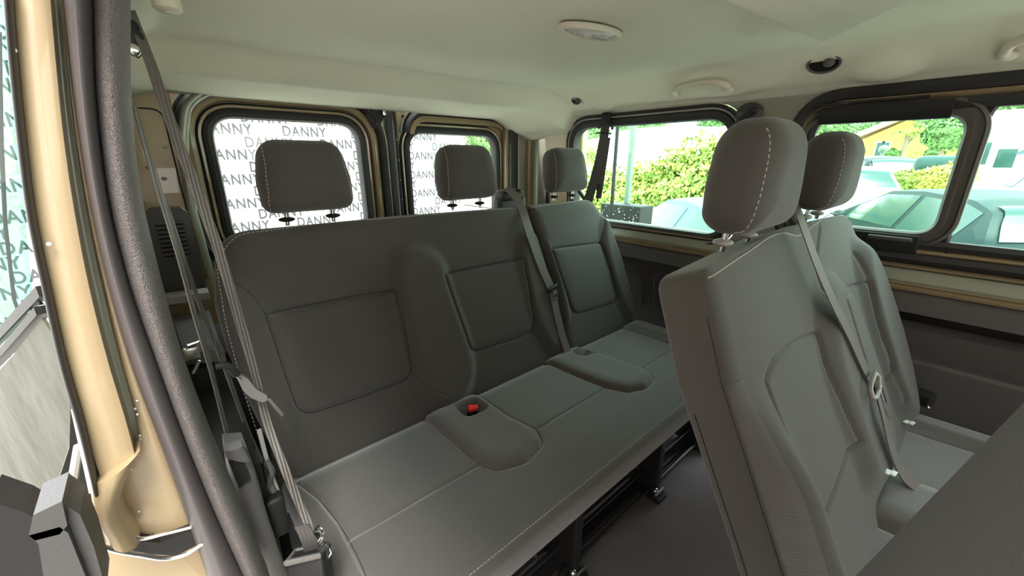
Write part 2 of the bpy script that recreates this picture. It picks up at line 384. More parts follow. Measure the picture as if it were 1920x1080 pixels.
# front side window with sliding pane
w2 = struct('window_2')
yA1, yA0 = Wp(1509, 300)[0], Wp(1811, 240)[0]+.0; zA1 = Wp(1700, 222)[1]; zA0 = Wp(1700, 434)[1]
hA = rpoly([(yA0, zA0), (yA1, zA0), (yA1, zA1), (yA0, zA1)], .05)
yB1 = Wp(1850, 240)[0]; zB1 = Wp(1900, 182)[1]; zB0 = Wp(1830, 489)[1]
hB = rpoly([(-1.15, zB0), (yB1, zB0), (yB1, zB1), (-1.15, zB1)], .05)
V, F = holed(list(fw), [list(hA), list(hB)], lambda y, z, d: W3(y, z, d-.004), .03); obj('frame', V, F, 'frameplastic', w2)
ring('sash', hA, [(0, .02), (-.002, -.008), (.004, -.018), (.016, -.02), (.02, -.012), (.034, -.012), (.038, -.018), (.046, -.014), (.048, -.004)], W3, 'frameplastic', w2)
ring('pane_edge', hB, [(-.003, .02), (-.003, -.004), (.003, -.010), (.010, -.008), (.012, -.004)], W3, 'rubber', w2)
ring('bright_edge', fw, [(-.002, .0), (.002, -.012), (.007, -.016), (.012, -.012), (.014, .0)], W3, 'paint', w2)
ring('outer_seal', fw, [(.012, .0), (.014, -.014), (.03, -.022), (.046, -.014), (.05, .0)], W3, 'rubber', w2)
ring('inner_seal', fw, [(-.034, .0), (-.032, -.012), (-.018, -.018), (-.004, -.012), (-.002, .0)], W3, 'rubber', w2)
V, F = holed(list(offset(hA, .01)), [], lambda y, z, d: W3(y, z, d+.010), .004); obj('sliding_glass', V, F, 'sideglass', w2, False)
V, F = holed(list(offset(hB, .008)), [], lambda y, z, d: W3(y, z, d+.018), .004); obj('glass', V, F, 'sideglass', w2, False)
# bar above the sliding pane, latch plate below
p0, p1 = Wp(1540, 222), Wp(1790, 195)
yy0, yy1 = p1[0], p0[0]; zc_ = (p0[1]+p1[1])/2
ax = [(0, 1, 0), (-.16, 0, 1), (1, 0, .16)]
b = MB(); b.prism([W3(yy0, zc_-.028, .0), W3(yy0, zc_-.028, -.03), W3(yy0, zc_-.006, -.04), W3(yy0, zc_+.02, -.032), W3(yy0, zc_+.022, .0)], (0, yy1-yy0, 0))
bar = b.out('upper_bar', 'black', w2)
b = MB(); b.tube([W3(yy0+.05, zc_+.03, -.024), W3(yy1+.02, zc_+.03, -.024)], .004, 8); b.box(W3(yy1-.06, zc_+.03, -.024), (.012, .016, .010)); b.out('guide_rod', 'steel', w2)
q0, q1 = Wp(1608, 455), Wp(1722, 462)
b = MB(); b.box(W3((q0[0]+q1[0])/2+.04, zA0-.035, -.016), (abs(q0[0]-q1[0])+.08, .055, .024), ax, .004); lat = b.out('latch_plate', 'black', w2)
b = MB(); b.box(W3((q0[0]+q1[0])/2-.005, zA0-.022, -.032), (.105, .013, .014), ax, .005); b.out('latch_handle', 'plastic', lat)

# rear doors ------------------------------------------------------
def reardoor(name, gx0, gx1, gz0, gz1, x0, x1, z0=.55, z1=1.435, y=1.84, oc=None):
    d = struct(name)
    g = rpoly([(gx0, gz0), (gx1, gz0), (gx1, gz1), (gx0, gz1)], .085); T = Y3(y)
    V, F = holed([(x0, z0), (x1, z0), (x1, z1), (x0, z1)], [list(g)], T, .03); obj('skin', V, F, 'paint', d)
    ring('window_seal', g, [(-.004, .03), (-.006, -.004), (.0, -.016), (.014, -.02), (.026, -.014), (.03, .0)], T, 'rubber', d)
    ring('inner_step', g, [(.028, .002), (.032, -.010), (.040, -.012), (.042, -.004)], T, 'paint', d)
    ring('groove', g, [(.041, -.001), (.043, -.007), (.047, -.007), (.049, -.001)], T, 'hole', d)
    g2 = offset(g, .097) if oc is None else rpoly([(oc[0], oc[2]), (oc[1], oc[2]), (oc[1], oc[3]), (oc[0], oc[3])], .13, 16)
    RG = ring if oc is None else (lambda nm, P, pr, T_, m_, p_: ring_open(nm, P, oc[0]+.0012, pr, T_, m_, p_))
    RG('outer_step', g2, [(-.047, .0), (-.044, -.018), (-.033, -.024), (-.019, -.020), (-.017, .0)], T, 'paint', d)
    RG('door_seal', g2, [(-.015, .0), (-.012, -.03), (-.001, -.042), (.011, -.03), (.015, .0)], T, 'rubber', d)
    RG('outer_flange', g2, [(.015, .004), (.016, -.012), (.022, -.02), (.027, -.02), (.029, .004)], T, 'paint2', d)
    V, F = holed(list(offset(g, .01)), [], Y3(y+.012), .004); obj('glass', V, F, 'glass', d, False)
    b = MB()
    for zz in np.arange(gz0+.05, gz1-.02, .09): b.ball((gx0-.066, y-.024, zz), .0035)
    b.out('plug', 'grey', d)
    return d
d1 = reardoor('door_1', .200, .725, .90, 1.368, .02, .845)
d2 = reardoor('door_2', .962, 1.492, .90, 1.345, .905, 1.63, oc=(.945, 1.592, .803, 1.440))
b = MB(); b.box((.870, 1.85, 1.0), (.034, .05, .88), None, .008); b.box((.902, 1.84, 1.0), (.012, .03, .88), None, .004); b.out('centre_seal', 'rubber', d1)
# hinge-like latch plate at the top of the left rear door
c = at(703, 212, y=1.80)
b = MB(); tri = rpoly([(c[0]-.045, c[2]+.03), (c[0]+.045, c[2]+.03), (c[0]+.042, c[2]-.012), (c[0]+.008, c[2]-.062), (c[0]-.010, c[2]-.062), (c[0]-.045, c[2]-.0)], .012)
b.prism([(p[0], 1.80, p[1]) for p in tri], (0, .012, 0)); lp_ = b.out('door_latch_plate', 'black', d1)
b = MB()
for q in ((-.028, .008), (-.0, -.044)): b.ball((c[0]+q[0], 1.796, c[2]+q[1]), .011, (1, .6, 1))
b.out('bolt', 'steel', lp_)
b = MB(); b.box((c[0]+.036, 1.79, c[2]+.006), (.014, .012, .03), None, .003); b.out('striker', 'chrome', lp_)
c2 = at(755, 213, y=1.82); b = MB()
for k in range(3):
    p = at(756+11*k, 219-3*k, y=1.835); b.tube([p, p+np.array([0, -.006, 0])], .008, 14)
b.out('plug_hole', 'hole', d2)
b = MB()
for k in range(3):
    p = at(758+14*k, 199+1.5*k, y=1.78); b.tube([p+np.array([-.018, 0, .008]), p, p+np.array([.004, -.01, -.012]), p+np.array([.016, 0, .004])], .0055, 8)
b.out('wire_clip', 'grey', d2)
# moulded cover over the latch
b = MB(); c = at(712, 187, y=1.70); b.ball(c, .5, (.155, .06, .018), 32, 12); b.out('latch_cover', 'headl', d1)

# rear wall: header, left corner pillar and right corner pillar
wb = struct('wall_rear')
b = MB(); b.box((.84, 1.90, 1.48), (1.9, .10, .12)); b.box((.84, 1.86, .27), (1.9, .04, .60)); b.out('header', 'paint', wb, False)
b = MB(); b.box((.02, 1.80, 1.0), (.17, .04, .98), None, .01); b.out('left_pillar', 'paint', wb)
gl = rpoly([(-.03, .95), (.0755, .95), (.0755, 1.372), (-.03, 1.372)], .03)
ring('pressing', gl, [(0, .003), (.001, -.003), (.004, -.003), (.005, .003)], Y3(1.779), 'hole', wb)
b = MB()
for (u, v) in ((273, 256), (310, 275), (308, 335), (278, 314), (275, 380)): b.ball(at(u, v, y=1.778), .006, (1.3, .6, 1))
b.out('grommet', 'grey', wb)
b = MB(); b.tube(spline([at(345, 300, y=1.77), at(346, 230, y=1.77), at(352, 200, y=1.77), at(372, 180, y=1.77), at(392, 170, y=1.77)], 30), .014, 10)
b.tube([at(345, 300, y=1.77), at(362, 400, y=1.77), at(395, 520, y=1.77)], .014, 10); b.out('flange', 'paint2', wb)
for nm, u0, u1, y, m in (('corner_step', 947, 958, 1.80, 'paint'), ('corner_seal', 957, 970, 1.775, 'rubber'), ('corner_panel', 969, 991, 1.775, 'paint2'), ('corner_flange', 989, 999, 1.75, 'paint'), ('corner_gap', 998, 1008, 1.745, 'rubber'), ('corner_cover', 1007, 1033, 1.70, 'paint2'), ('corner_line', 1032, 1040, 1.66, 'rubber')):
    a, c = at(u0, 300, y=y)[0], at(u1, 300, y=y)[0]
    b = MB(); b.box(((a+c)/2, y+.03, 1.0), (c-a, .08, .90), None, .008); b.out(nm, m, wb)
b = MB(); b.prism([W3(1.455, .84, -.006), W3(1.62, .84, -.006), W3(1.62, 1.45, -.006), W3(1.50, 1.45, -.006), W3(1.455, 1.38, -.006)], (.01, 0, 0)); b.out('corner_return', 'paint', wb, False)
b = MB()
for v in (258, 289, 323): b.ball(at(978+random.uniform(-2, 2), v, y=1.772), .006, (1, .5, 1))
b.out('corner_plug', 'plastic', wb)

b = MB(); b.box((1.83, 1.72, 1.0), (.05, .50, 1.1), None, .01); b.box((-.09, 1.86, 1.0), (.08, .10, 1.1), None, .01); b.out('light_leak_block', 'paint', wb, False)  # unseen boxes added to stop sky light leaking through the rear corners
# left side wall behind the door opening
wl = struct('wall_left')
b = MB(); b.box((-.06, 1.32, .72), (.03, 1.0, 1.44), None, .005); b.out('inner_skin', 'paint', wl)
V, F = [], []
def strip(name, Lp, Rp, y, bulge, m, parent, n=50, k=11, dep=.03, inset=0, yb=None):
    yb = yb if yb is not None else y
    A = spline([at(u, v, y=y+(yb-y)*max(0, min(1, v/1080))) for u, v in Lp], n); B = spline([at(u, v, y=y+(yb-y)*max(0, min(1, v/1080))) for u, v in Rp], n); V = []
    for i in range(n):
        for j in range(k):
            t = j/(k-1); p = A[i]*(1-t)+B[i]*t; p = p+np.array([0, -bulge*math.sin(math.pi*t)**.7, 0]); V.append(p)
        for j in range(k-1, -1, -1):
            t = j/(k-1); V.append(A[i]*(1-t)+B[i]*t+np.array([0, dep, 0]))
    q = 2*k; F = [(i*q+j, i*q+(j+1) % q, (i+1)*q+(j+1) % q, (i+1)*q+j) for i in range(n-1) for j in range(q)]
    F += [tuple(range(q)), tuple((n-1)*q+j for j in range(q))[::-1]]
    return obj(name, V, F, m, parent)
tr_R = [(243, -30), (245, 170), (262, 350), (300, 520), (345, 680), (400, 830), (455, 960), (512, 1100)]
tr_L = [(170, -30), (176, 170), (205, 400), (235, 520), (290, 680), (345, 830), (398, 960), (462, 1100)]
se_L = [(117, -30), (136, 150), (160, 320), (195, 500), (245, 680), (300, 830), (350, 970), (395, 1100)]
p3 = struct('trim_2')
strip('pillar_trim', tr_L, tr_R, .62, .035, 'grain', p3, dep=.05)
strip('door_seal', se_L, [(u+1, v) for u, v in tr_L], .60, .022, 'rubber2', p3, dep=.03)
strip('seal_lip', [(u-5, v) for u, v in tr_L], [(u+3, v) for u, v in tr_L], .600, .004, 'rubber', p3)
pw = struct('trim_3')
bl = [(20, -30), (30, 100), (45, 250), (64, 400), (97, 560), (124, 680), (158, 800), (200, 930)]
br = [(92, -30), (103, 100), (118, 250), (140, 400), (172, 560), (203, 680), (236, 790), (252, 850)]
strip('pillar_face', bl, br, .60, .003, 'paint', pw, dep=.06)
strip('pillar_step', [(u-1, v) for u, v in br], [(u+w_, v) for (u, v), w_ in zip(br, (18, 18, 20, 22, 24, 22, 18, 8))], .625, -.006, 'paint2', pw, dep=.03)
strip('pillar_return', [(u+w_, v) for (u, v), w_ in zip(br, (16, 16, 18, 20, 22, 20, 14, -10))]+[(222, 905), (236, 975), (262, 1008)], [(u+2, v) for u, v in se_L[:8]]+[(375, 985)], .64, .003, 'paint', pw, dep=.04)
strip('pillar_foot', [(168, 905), (176, 960), (196, 1012)], [(262, 845), (228, 930), (262, 1018)], .60, .02, 'paint', pw, dep=.03)
b = MB(); b.tube(spline([at(u, v, y=.60) for u, v in ((224, 905), (232, 985), (262, 1010), (310, 1000), (370, 985))], 30), .0022, 6)
b.tube(spline([at(u, v, y=.585) for u, v in ((184, 1022), (215, 1032), (260, 1040), (320, 1046), (350, 1038), (382, 1018))], 30), .0028, 6); b.out('sill_edge', 'chrome', pw)
b = MB(); b.prism([at(u, v, y=.64) for u, v in ((195, 1012), (262, 1012), (385, 985), (470, 1110), (180, 1110))], (0, .05, 0)); b.out('sill', 'paint', pw, False)
b = MB(); b.prism([at(u, v, y=.62) for u, v in ((205, 1020), (240, 1012), (300, 1018), (370, 990), (382, 1016), (330, 1042), (262, 1038))], (0, .015, 0)); b.out('sill_dark_strip', 'black', pw, False)  # thin black strip laid along the sill
b = MB()
for (u, v) in ((26, 94), (202, 910), (92, 458)): b.ball(at(u, v, y=.59), .0022)
for k in range(26): b.ball(at(random.choice((252, 262, 308, 352, 300))+random.uniform(-6, 6), random.uniform(620, 990), y=.634), random.uniform(.0008, .0018))
b.out('water_drop', 'lens', pw)['kind'] = 'stuff'
# edge seal of the opening beside the painted pillar
strip('edge_seal', [(u-17+i*.5, v) for i, (u, v) in enumerate(bl[:7])]+[(176, 925)], [(u+1, v) for u, v in bl[:7]]+[(186, 925)], .59, .008, 'rubber', pw, dep=.03)

# sliding door standing open outside on the left
d3 = struct('door_3')
def DP(u, v): return pln(u, v, (-.09, .80, 0), (1.0, .46, 0))
V = [DP(u, v) for u, v in ((-60, -40), (6, -40), (66, 600), (-60, 690))]
off = np.array([-.004, -.002, 0]); b = MB(); b.prism(V, off*1); b.out('glass', 'tint', d3, False)
b = MB(); b.ribbon([DP(-60, 700), DP(10, 620), DP(80, 545)], (0, 0, 1), .018, .012); b.ribbon([DP(-60, 735), DP(20, 650), DP(82, 580)], (0, 0, 1), .014, .02); b.out('window_ledge', 'black', d3)
b = MB(); b.tube([DP(-2, 60), DP(2, 260), DP(10, 420), DP(26, 560), DP(40, 600)], .0025, 8); b.out('window_frame', 'rubber', d3)
V = [DP(u, v) for u, v in ((-60, 760), (30, 665), (85, 595), (115, 640), (138, 760), (136, 830), (110, 925), (60, 960), (-60, 930))]
b = MB(); b.prism(V, (-.004, -.002, 0)); pnl = b.out('lower_panel', 'shaded_paint', d3, False)
b = MB(); b.tube(spline([DP(-40, 880), DP(30, 884), DP(58, 892), (DP(70, 905)), DP(40, 900), DP(-40, 893)], 40), .003, 8); b.tube(spline([DP(4, 700), DP(40, 655), DP(78, 620)], 20), .002, 6); b.tube(spline([DP(120, 700), DP(112, 800), DP(96, 870), DP(60, 905)], 20), .002, 6); b.out('pressing_edge', 'paint', pnl)
b = MB()
for (u, v, w_) in ((52, 560, .03), (66, 572, .022), (58, 545, .02), (60, 590, .026)): b.box(DP(u, v)+np.array([.012, -.01, 0]), (w_*.5, .02, .008), None, .002)
b.tube([DP(44, 560), DP(56, 548), DP(68, 566), DP(52, 585)], .0025, 6); b.out('lock_mechanism', 'chrome', d3)
b = MB(); b.prism([at(u, v, y=.74) for u, v in ((138, 700), (172, 930), (180, 1100), (20, 1100), (90, 960), (130, 840))], (0, .03, 0)); b.out('jamb', 'black', d3, False)
b = MB(); b.tube([at(148, 835, y=.70), at(128, 950, y=.70)], .005, 8); b.tube([at(142, 765, y=.70), at(176, 922, y=.66)], .0045, 8); b.out('guide_rod', 'grey', d3)
b = MB(); b.prism([at(u, v, y=.60) for u, v in ((-20, 940), (45, 960), (72, 975), (95, 1110), (-20, 1110))], (0, .05, 0)); b.out('lower_cover', 'black', d3, False)
b = MB(); b.prism([at(u, v, y=.50) for u, v in ((54, 1004), (112, 988), (128, 1000), (172, 1110), (86, 1110), (72, 1020))], (0, .05, 0)); hh = b.out('grip', 'plastic', d3, False)
b = MB(); b.prism([at(u, v, y=.50) for u, v in ((54, 1004), (62, 966), (116, 940), (126, 985), (112, 1002), (64, 1014))], (0, .05, 0)); b.prism([at(u, v, y=.51) for u, v in ((116, 942), (150, 965), (176, 1025), (200, 1110), (160, 1110), (124, 1000))], (0, .05, 0)); b.out('grip_cap', 'plastic', d3, False)

# ================================================================== SEATS
def headrest(cx, cy, z0, z1, lean, parent, w=.235, T=.055, topw=.84, posts=(-.06, .06), cr=.055):
    """rounded head restraint; faces -y"""
    k = math.hypot(1, lean); et = (0, lean/k, 1/k); en = (0, -1/k, lean/k); H = (z1-z0)*k; w2 = w/2
    out = rpoly([(-w2*.97, 0), (w2*.97, 0), (w2, H*.45), (w2*topw, H), (-w2*topw, H), (-w2, H*.45)], [.035, .035, .1, cr, cr, .1], 14)
    y0 = cy-(z1-z0)*lean/2
    p = Pad((cx, y0, z0), (1, 0, 0), et, en, out, T, T*1.15, .062, [lambda P: -.006*(P[:, 0]/w2)**2], te=.010, ns=64, ntt=64, rb=.065)
    h = p.build('headrest', 'fabric', parent)
    lo = np.array([q for q in out if q[0] < -w2*.6]); lo = lo[np.argsort(lo[:, 1])]; lo = spline(lo[(lo[:, 1] > .006) & (lo[:, 1] < H*.93)], 60)
    L = [(q[0]+.016*math.sin(math.pi*k_/59)**.6, q[1]) for k_, q in enumerate(lo)]
    p.stitch('stitching', L, h, .0016, .006, .004); p.stitch('stitching', [(-x, y) for x, y in L], h, .0016, .006, .004)
    for s_ in posts:
        b = MB(); b.tube([(cx+s_, y0+.014, z0+.02), (cx+s_, y0+.020, z0-.036)], .0055, 12); b.out('post', 'chrome', h)
        b = MB(); b.ball((cx+s_, y0+.020, z0-.020), .5, (.042, .034, .014), 18, 8); b.out('post_guide', 'grey' if z0 > 1.095 else 'black', h)
    return h

# --- rear bench
LN = .33; KN = math.hypot(1, LN)
et3, en3 = np.array([0, LN, 1])/KN, np.array([0, -1, LN])/KN
bench = thing('rear_bench_seat', (.87, .75, 0), 'long dark grey bench seat against the rear doors with a red buckle in its cushion', 'seat', 'bench seats in the van')
def P3(u, v, p=(0, .975, .45)): q = pln(u, v, p, (0, 1, -LN)); return (q[0], (q[2]-.45)*KN)
def q3(L): return [P3(*p) for p in L]
def cyc(a): return a
TF3 = .05
O3 = np.array([0, .975, .45])-en3*(TF3)
# left, two-place backrest
outA = rpoly([(.118, -.03), (1.160, -.03), (1.172, .3), (1.128, .632), (.60, .642), (.095, .642), (.060, .47), (.062, .30)], [.03, .03, .1, .02, .2, .095, .15, .2], 10)
insL = rpoly(q3([(497, 590), (735, 543), (768, 690), (600, 775), (556, 772)]), [.01, .015, .06, .03, .05])
insL = rpoly(q3([(497, 590), (737, 543), (775, 708), (563, 785)]), [.008, .008, .045, .055])
insM = rpoly(q3([(828, 515), (977, 486), (1003, 622), (880, 662)]), [.008, .008, .05, .05])
hump = smoothp(q3([(732, 520), (738, 480), (780, 462), (826, 482), (838, 540), (868, 620), (888, 690), (868, 752), (800, 770), (776, 700), (752, 600)]))
humpR = smoothp(q3([(968, 470), (985, 432), (1022, 440), (1046, 520), (1085, 660), (1052, 680), (1008, 630), (982, 540)]))
bolL = smoothp(q3([(400, 540), (436, 520), (474, 552), (500, 592), (535, 690), (566, 830), (560, 910), (520, 900), (450, 780), (410, 640)]))
fA = [groove(insL, .008, .006, True), groove(insM, .008, .006, True), dome(offset(insL, -.004), .008, .05), dome(offset(insM, -.004), .008, .05),
      blob(hump, .038, .032), blob(humpR, .024, .03), blob(bolL, .020, .028), groove(q3([(560, 880), (560, 780), (575, 740)]), .003, .005),
      groove(q3([(772, 705), (800, 730), (830, 740)]), .003, .004)]
backA = Pad(O3, (1, 0, 0), et3, en3, outA, TF3, .05, .05, fA, te=.018, ns=400, ntt=240)
bA = backA.build('backrest', 'fabric', bench)
for q_ in (insL, insM): backA.line('seam', list(q_)+[q_[0]], bA, .0022, 'hole', -.0002, 160)
backA.stitch('stitching', [(.075, .12), (.070, .30), (.074, .48), (.090, .575), (.13, .622), (.22, .633), (.6, .634), (1.12, .624)], bA, .0018, .006, .004)
backA.line('seam', q3([(438, 530), (470, 552), (497, 588)]), bA, .0016, 'black'); backA.line('seam', q3([(737, 543), (742, 548)]), bA, .001, 'black')
# right, single backrest
outB = rpoly([(1.178, -.03), (1.69, -.03), (1.70, .10), (1.672, .345), (1.62, .54), (1.545, .635), (1.135, .635), (1.180, .35)], [.03, .05, .1, .15, .1, .09, .02, .1], 10)
insR = rpoly(q3([(1035, 466), (1126, 455), (1158, 566), (1075, 590)]), [.008, .008, .045, .05])
bolR = smoothp(q3([(1126, 430), (1134, 400), (1158, 430), (1180, 500), (1200, 580), (1176, 600), (1156, 560), (1130, 470)]))
bolR0 = smoothp(q3([(998, 430), (1018, 440), (1036, 470), (1070, 585), (1062, 620), (1036, 550)]))
fB = [groove(insR, .007, .005, True), dome(offset(insR, -.004), .008, .05), blob(bolR, .026, .025), blob(bolR0, .012, .02), groove(q3([(1130, 415), (1124, 455), (1140, 510), (1158, 566)]), .005, .006)]
backB = Pad(O3, (1, 0, 0), et3, en3, outB, TF3, .05, .05, fB, te=.016, ns=210, ntt=240)
bB = backB.build('backrest', 'fabric', bench); backB.line('seam', list(insR)+[insR[0]], bB, .0022, 'hole', -.0002, 160)
backB.stitch('stitching', [(1.14, .622), (1.35, .626), (1.52, .624), (1.57, .60)], bB, .0018, .02, .0)
# cushion
zC = .46
outC = rpoly([(.095, .465), (1.66, .465), (1.70, .62), (1.70, 1.00), (.095, 1.00)], [.05, .09, .1, .02, .02])
def C3(u, v): p = at(u, v, z=zC); return (p[0], p[1])
def c3(L): return [C3(*p) for p in L]
tong1 = rpoly([(.495, 1.0), (.497, .80), (.500, .70), (.522, .648), (.60, .622), (.68, .640), (.707, .69), (.690, .80), (.690, 1.0)], [.02, .1, .05, .04, .04, .04, .04, .1, .02])
tong2 = rpoly([(1.03, 1.0), (1.045, .80), (1.06, .70), (1.09, .635), (1.16, .605), (1.235, .618), (1.262, .67), (1.25, .80), (1.22, 1.0)], [.02, .1, .05, .04, .04, .04, .04, .1, .02])
pock1 = rpoly([(.588, .935), (.588, .870), (.655, .862), (.655, .925)], .012)
pock2 = rpoly([(1.155, .935), (1.155, .885), (1.225, .875), (1.225, .93)], .012)
fC = [dome(tong1, .020, .04), dome(tong2, .022, .04), groove(tong1, .005, .005, True), groove(tong2, .005, .005, True),
      blob(pock1, -.045, .014), blob(pock2, -.035, .014),
      groove([(.165, .705), (.50, .698)], .005, .004), groove([(.71, .70), (1.06, .703)], .005, .004), groove([(1.26, .69), (1.56, .69)], .005, .004),
      groove([(.128, .945), (.150, .86), (.162, .76), (.160, .60), (.145, .50)], .006, .005), groove([(1.56, .96), (1.555, .5)], .006, .005),
      lambda P: -.012*sm((.60-P[:, 1])/.14), lambda P: .012*np.exp(-((P[:, 0]-.115)/.03)**2)*0, lambda P: -.014*np.exp(-((P[:, 1]-.985)/.03)**2),
      lambda P: .016*sm((P[:, 0]-1.56)/.05)]
cush = Pad((0, 0, zC-.055), (1, 0, 0), (0, 1, 0), (0, 0, 1), outC, .055, .045, .045, fC, te=.02, ns=520, ntt=190)
cu = cush.build('seat_cushion', 'insert', bench)
for q_ in ([(.165, .705), (.50, .698)], [(.71, .70), (1.06, .703)], [(1.26, .69), (1.56, .69)], [(.128, .945), (.150, .86), (.162, .76), (.160, .60), (.145, .50)], tong1[8:-8], tong2[8:-8]): cush.line('seam', q_, cu, .0018, 'hole', -.0004, 90)
cush.stitch('stitching', [(.17, .482), (.5, .482), (.9, .482), (1.3, .482), (1.60, .484)], cu, .0018, .006, .003)
# red buckle in its pocket
c = at(886, 770, z=.455)
bx = [(.80, -.35, 0), (.35, .80, .25), (0, -.2, 1)]; bx = [np.array(a)/np.linalg.norm(a) for a in bx]
b = MB(); b.box(c+np.array([0, .004, -.02]), (.030, .022, .055), bx, .005); bk = b.out('buckle', 'black', bench)
b = MB(); b.box(c+bx[2]*.010, (.031, .017, .014), bx, .003); b.box(c+bx[2]*.012+bx[0]*(-.008), (.014, .019, .014), bx, .003); b.out('release_button', 'red', bk)
# frame
fr = MB(); fr.box((.87, .70, .345), (1.46, .42, .03), None, .006); frame = fr.out('seat_pan', 'steel', bench)
for x in (.22, .735, 1.205, 1.60):
    b = MB(); b.prism([(x-.006, .555, .01), (x-.006, .70, .01), (x-.006, .92, .34), (x-.006, .54, .34)], (.012, 0, 0)); b.box((x, .545, .18), (.032, .020, .35), None, .006); b.box((x, .55, .010), (.06, .08, .02), None, .004); b.out('leg', 'steel', bench, False)
    b = MB(); b.ball((x-.02, .535, .045), .011); b.tube([(x-.03, .53, .03), (x+.03, .53, .03)], .005, 8); b.out('hinge_pin', 'chrome', bench)
b = MB(); b.box((.90, .615, .012), (1.42, .05, .024), None, .005); b.out('floor_rail', 'rubber', bench)
b = MB()
for y, z in ((.56, .035), (.60, .085)): b.tube([(.2, y, z), (1.62, y, z)], .007, 8)
b.tube([(.2, .52, .30), (1.62, .52, .30)], .009, 8); b.out('cross_bar', 'steel', bench)
for x in (.30, .60, .82, 1.06, 1.32):
    b = MB(); b.tube(spline([(x, .60, .28), (x+.01, .58, .22), (x+.03, .59, .20), (x+.035, .62, .23)], 12), .007, 8); b.out('hook', 'grey', bench)
b = MB(); b.box((.97, .66, .17), (.42, .02, .30), None, .004); b.box((.47, .66, .17), (.46, .02, .30), None, .004); b.out('mesh_panel', 'plastic', bench)
for x in (.60, 1.10): 
    b = MB(); b.box((x, .62, .20), (.03, .09, .06), None, .006); b.tube([(x-.02, .56, .20), (x+.06, .60, .12), (x+.10, .60, .05)], .004, 6); b.out('latch', 'steel', bench)
# floor rails / feet plates
for cx in (.315, .845, 1.37): headrest(cx if cx != .315 else .318, 1.205, 1.088, 1.268, .18, bench, w=.232)

# --- second-row bench
LN2 = .43; KN2 = math.hypot(1, LN2); et2, en2 = np.array([0, LN2, 1])/KN2, np.array([0, -1, LN2])/KN2
bench2 = thing('second_row_bench_seat', (1.12, -.15, 0), 'dark grey two-place seat nearest the camera, its tall backrest side panel facing the floor gap', 'seat', 'bench seats in the van')
def P2(u, v): q = pln(u, v, (0, -.03, .45), (0, 1, -LN2)); return (q[0], (q[2]-.45)*KN2)
def q2(L): return [P2(*p) for p in L]
TF2 = .045; O2 = np.array([0, -.03, .45])-en2*TF2
out2 = rpoly([(.615, -.06), (1.60, -.06), (1.67, .12), (1.70, .32), (1.64, .53), (1.55, .675), (1.20, .688), (1.04, .675), (.97, .692), (.59, .672), (.572, .5), (.60, .2)], [.03, .05, .1, .15, .1, .07, .05, .05, .05, .035, .1, .2], 10)
ins1 = rpoly(q2([(1437, 716), (1530, 622), (1592, 832), (1542, 982)]), [.03, .01, .06, .02])
ins1 = rpoly([(.690, .470), (.760, .500), (.985, .472), (1.0, .22), (.93, .15), (.752, .175), (.715, .30)], [.01, .09, .01, .04, .06, .04, .1])
ins1 = np.concatenate([spline(q2(L_), 14)[:-1] for L_ in ([(1436, 714), (1448, 684), (1472, 655), (1500, 636), (1530, 624)], [(1530, 624), (1545, 690), (1570, 760), (1596, 826)], [(1596, 826), (1585, 860), (1565, 920), (1542, 980)], [(1542, 980), (1515, 925), (1480, 850), (1452, 770), (1436, 714)])])
ins2 = rpoly(q2([(1560, 560), (1580, 543), (1612, 530), (1628, 600), (1660, 700), (1640, 790), (1600, 690)]), [.01, .03, .008, .1, .05, .03, .1])
hump2 = smoothp(q2([(1528, 560), (1540, 522), (1568, 525), (1600, 600), (1645, 730), (1665, 870), (1628, 930), (1596, 830), (1545, 690)]))
bol2R = smoothp([(1.44, .52), (1.52, .60), (1.62, .54), (1.68, .40), (1.70, .18), (1.60, .0), (1.48, .08), (1.43, .30)])
f2 = [groove(ins1, .006, .005, True), groove(ins2, .006, .005, True), blob(hump2, .028, .035), blob(bol2R, .035, .035), groove([(1.46, .56), (1.445, .42), (1.445, .3), (1.46, .2), (1.49, .12)], .006, .007),
      lambda P: .042*sm((.50-P[:, 1])/.22)*sm((P[:, 1]+.12)/.15)*np.exp(-((P[:, 0]-.632-.06*np.clip(1-P[:, 1]/.5, 0, 1))/.045)**2), groove(q2([(1540, 415), (1533, 470), (1532, 545)]), .006, .006)]
back2 = Pad(O2, (1, 0, 0), et2, en2, out2, TF2, .050, .035, f2, te=.034, ns=380, ntt=260)
b2 = back2.build('backrest', 'fabric', bench2)
for q_ in (ins1, ins2): back2.line('seam', list(q_)+[q_[0]], b2, .0016, 'hole', -.0002, 160)
back2.line('stitching', [(.597, .658), (.75, .672), (.97, .682), (1.04, .668), (1.20, .678), (1.50, .668), (1.56, .64)], b2, .0022, 'thread')
# rear edge stitching on the side panel, and twill strip along the bolster side
b = MB()
def side2(t, dn):                       # point on the left side face: t along the back, dn offset along its normal
    A = out2; c_ = (A[:, 1] > t) != (np.roll(A, -1, 0)[:, 1] > t); B_ = np.roll(A, -1, 0)
    x = (A[c_, 0]+(t-A[c_, 1])/(B_[c_, 1]-A[c_, 1])*(B_[c_, 0]-A[c_, 0])).min()
    return O2+np.array([x-.0006, 0, 0])+et2*t+en2*dn
b.tube([side2(t, -.028) for t in np.linspace(-.04, .45, 40)], .0009, 6); b.tube([side2(t, .030) for t in np.linspace(.0, .60, 60)], .0008, 6); b.out('side_seam', 'black', b2)
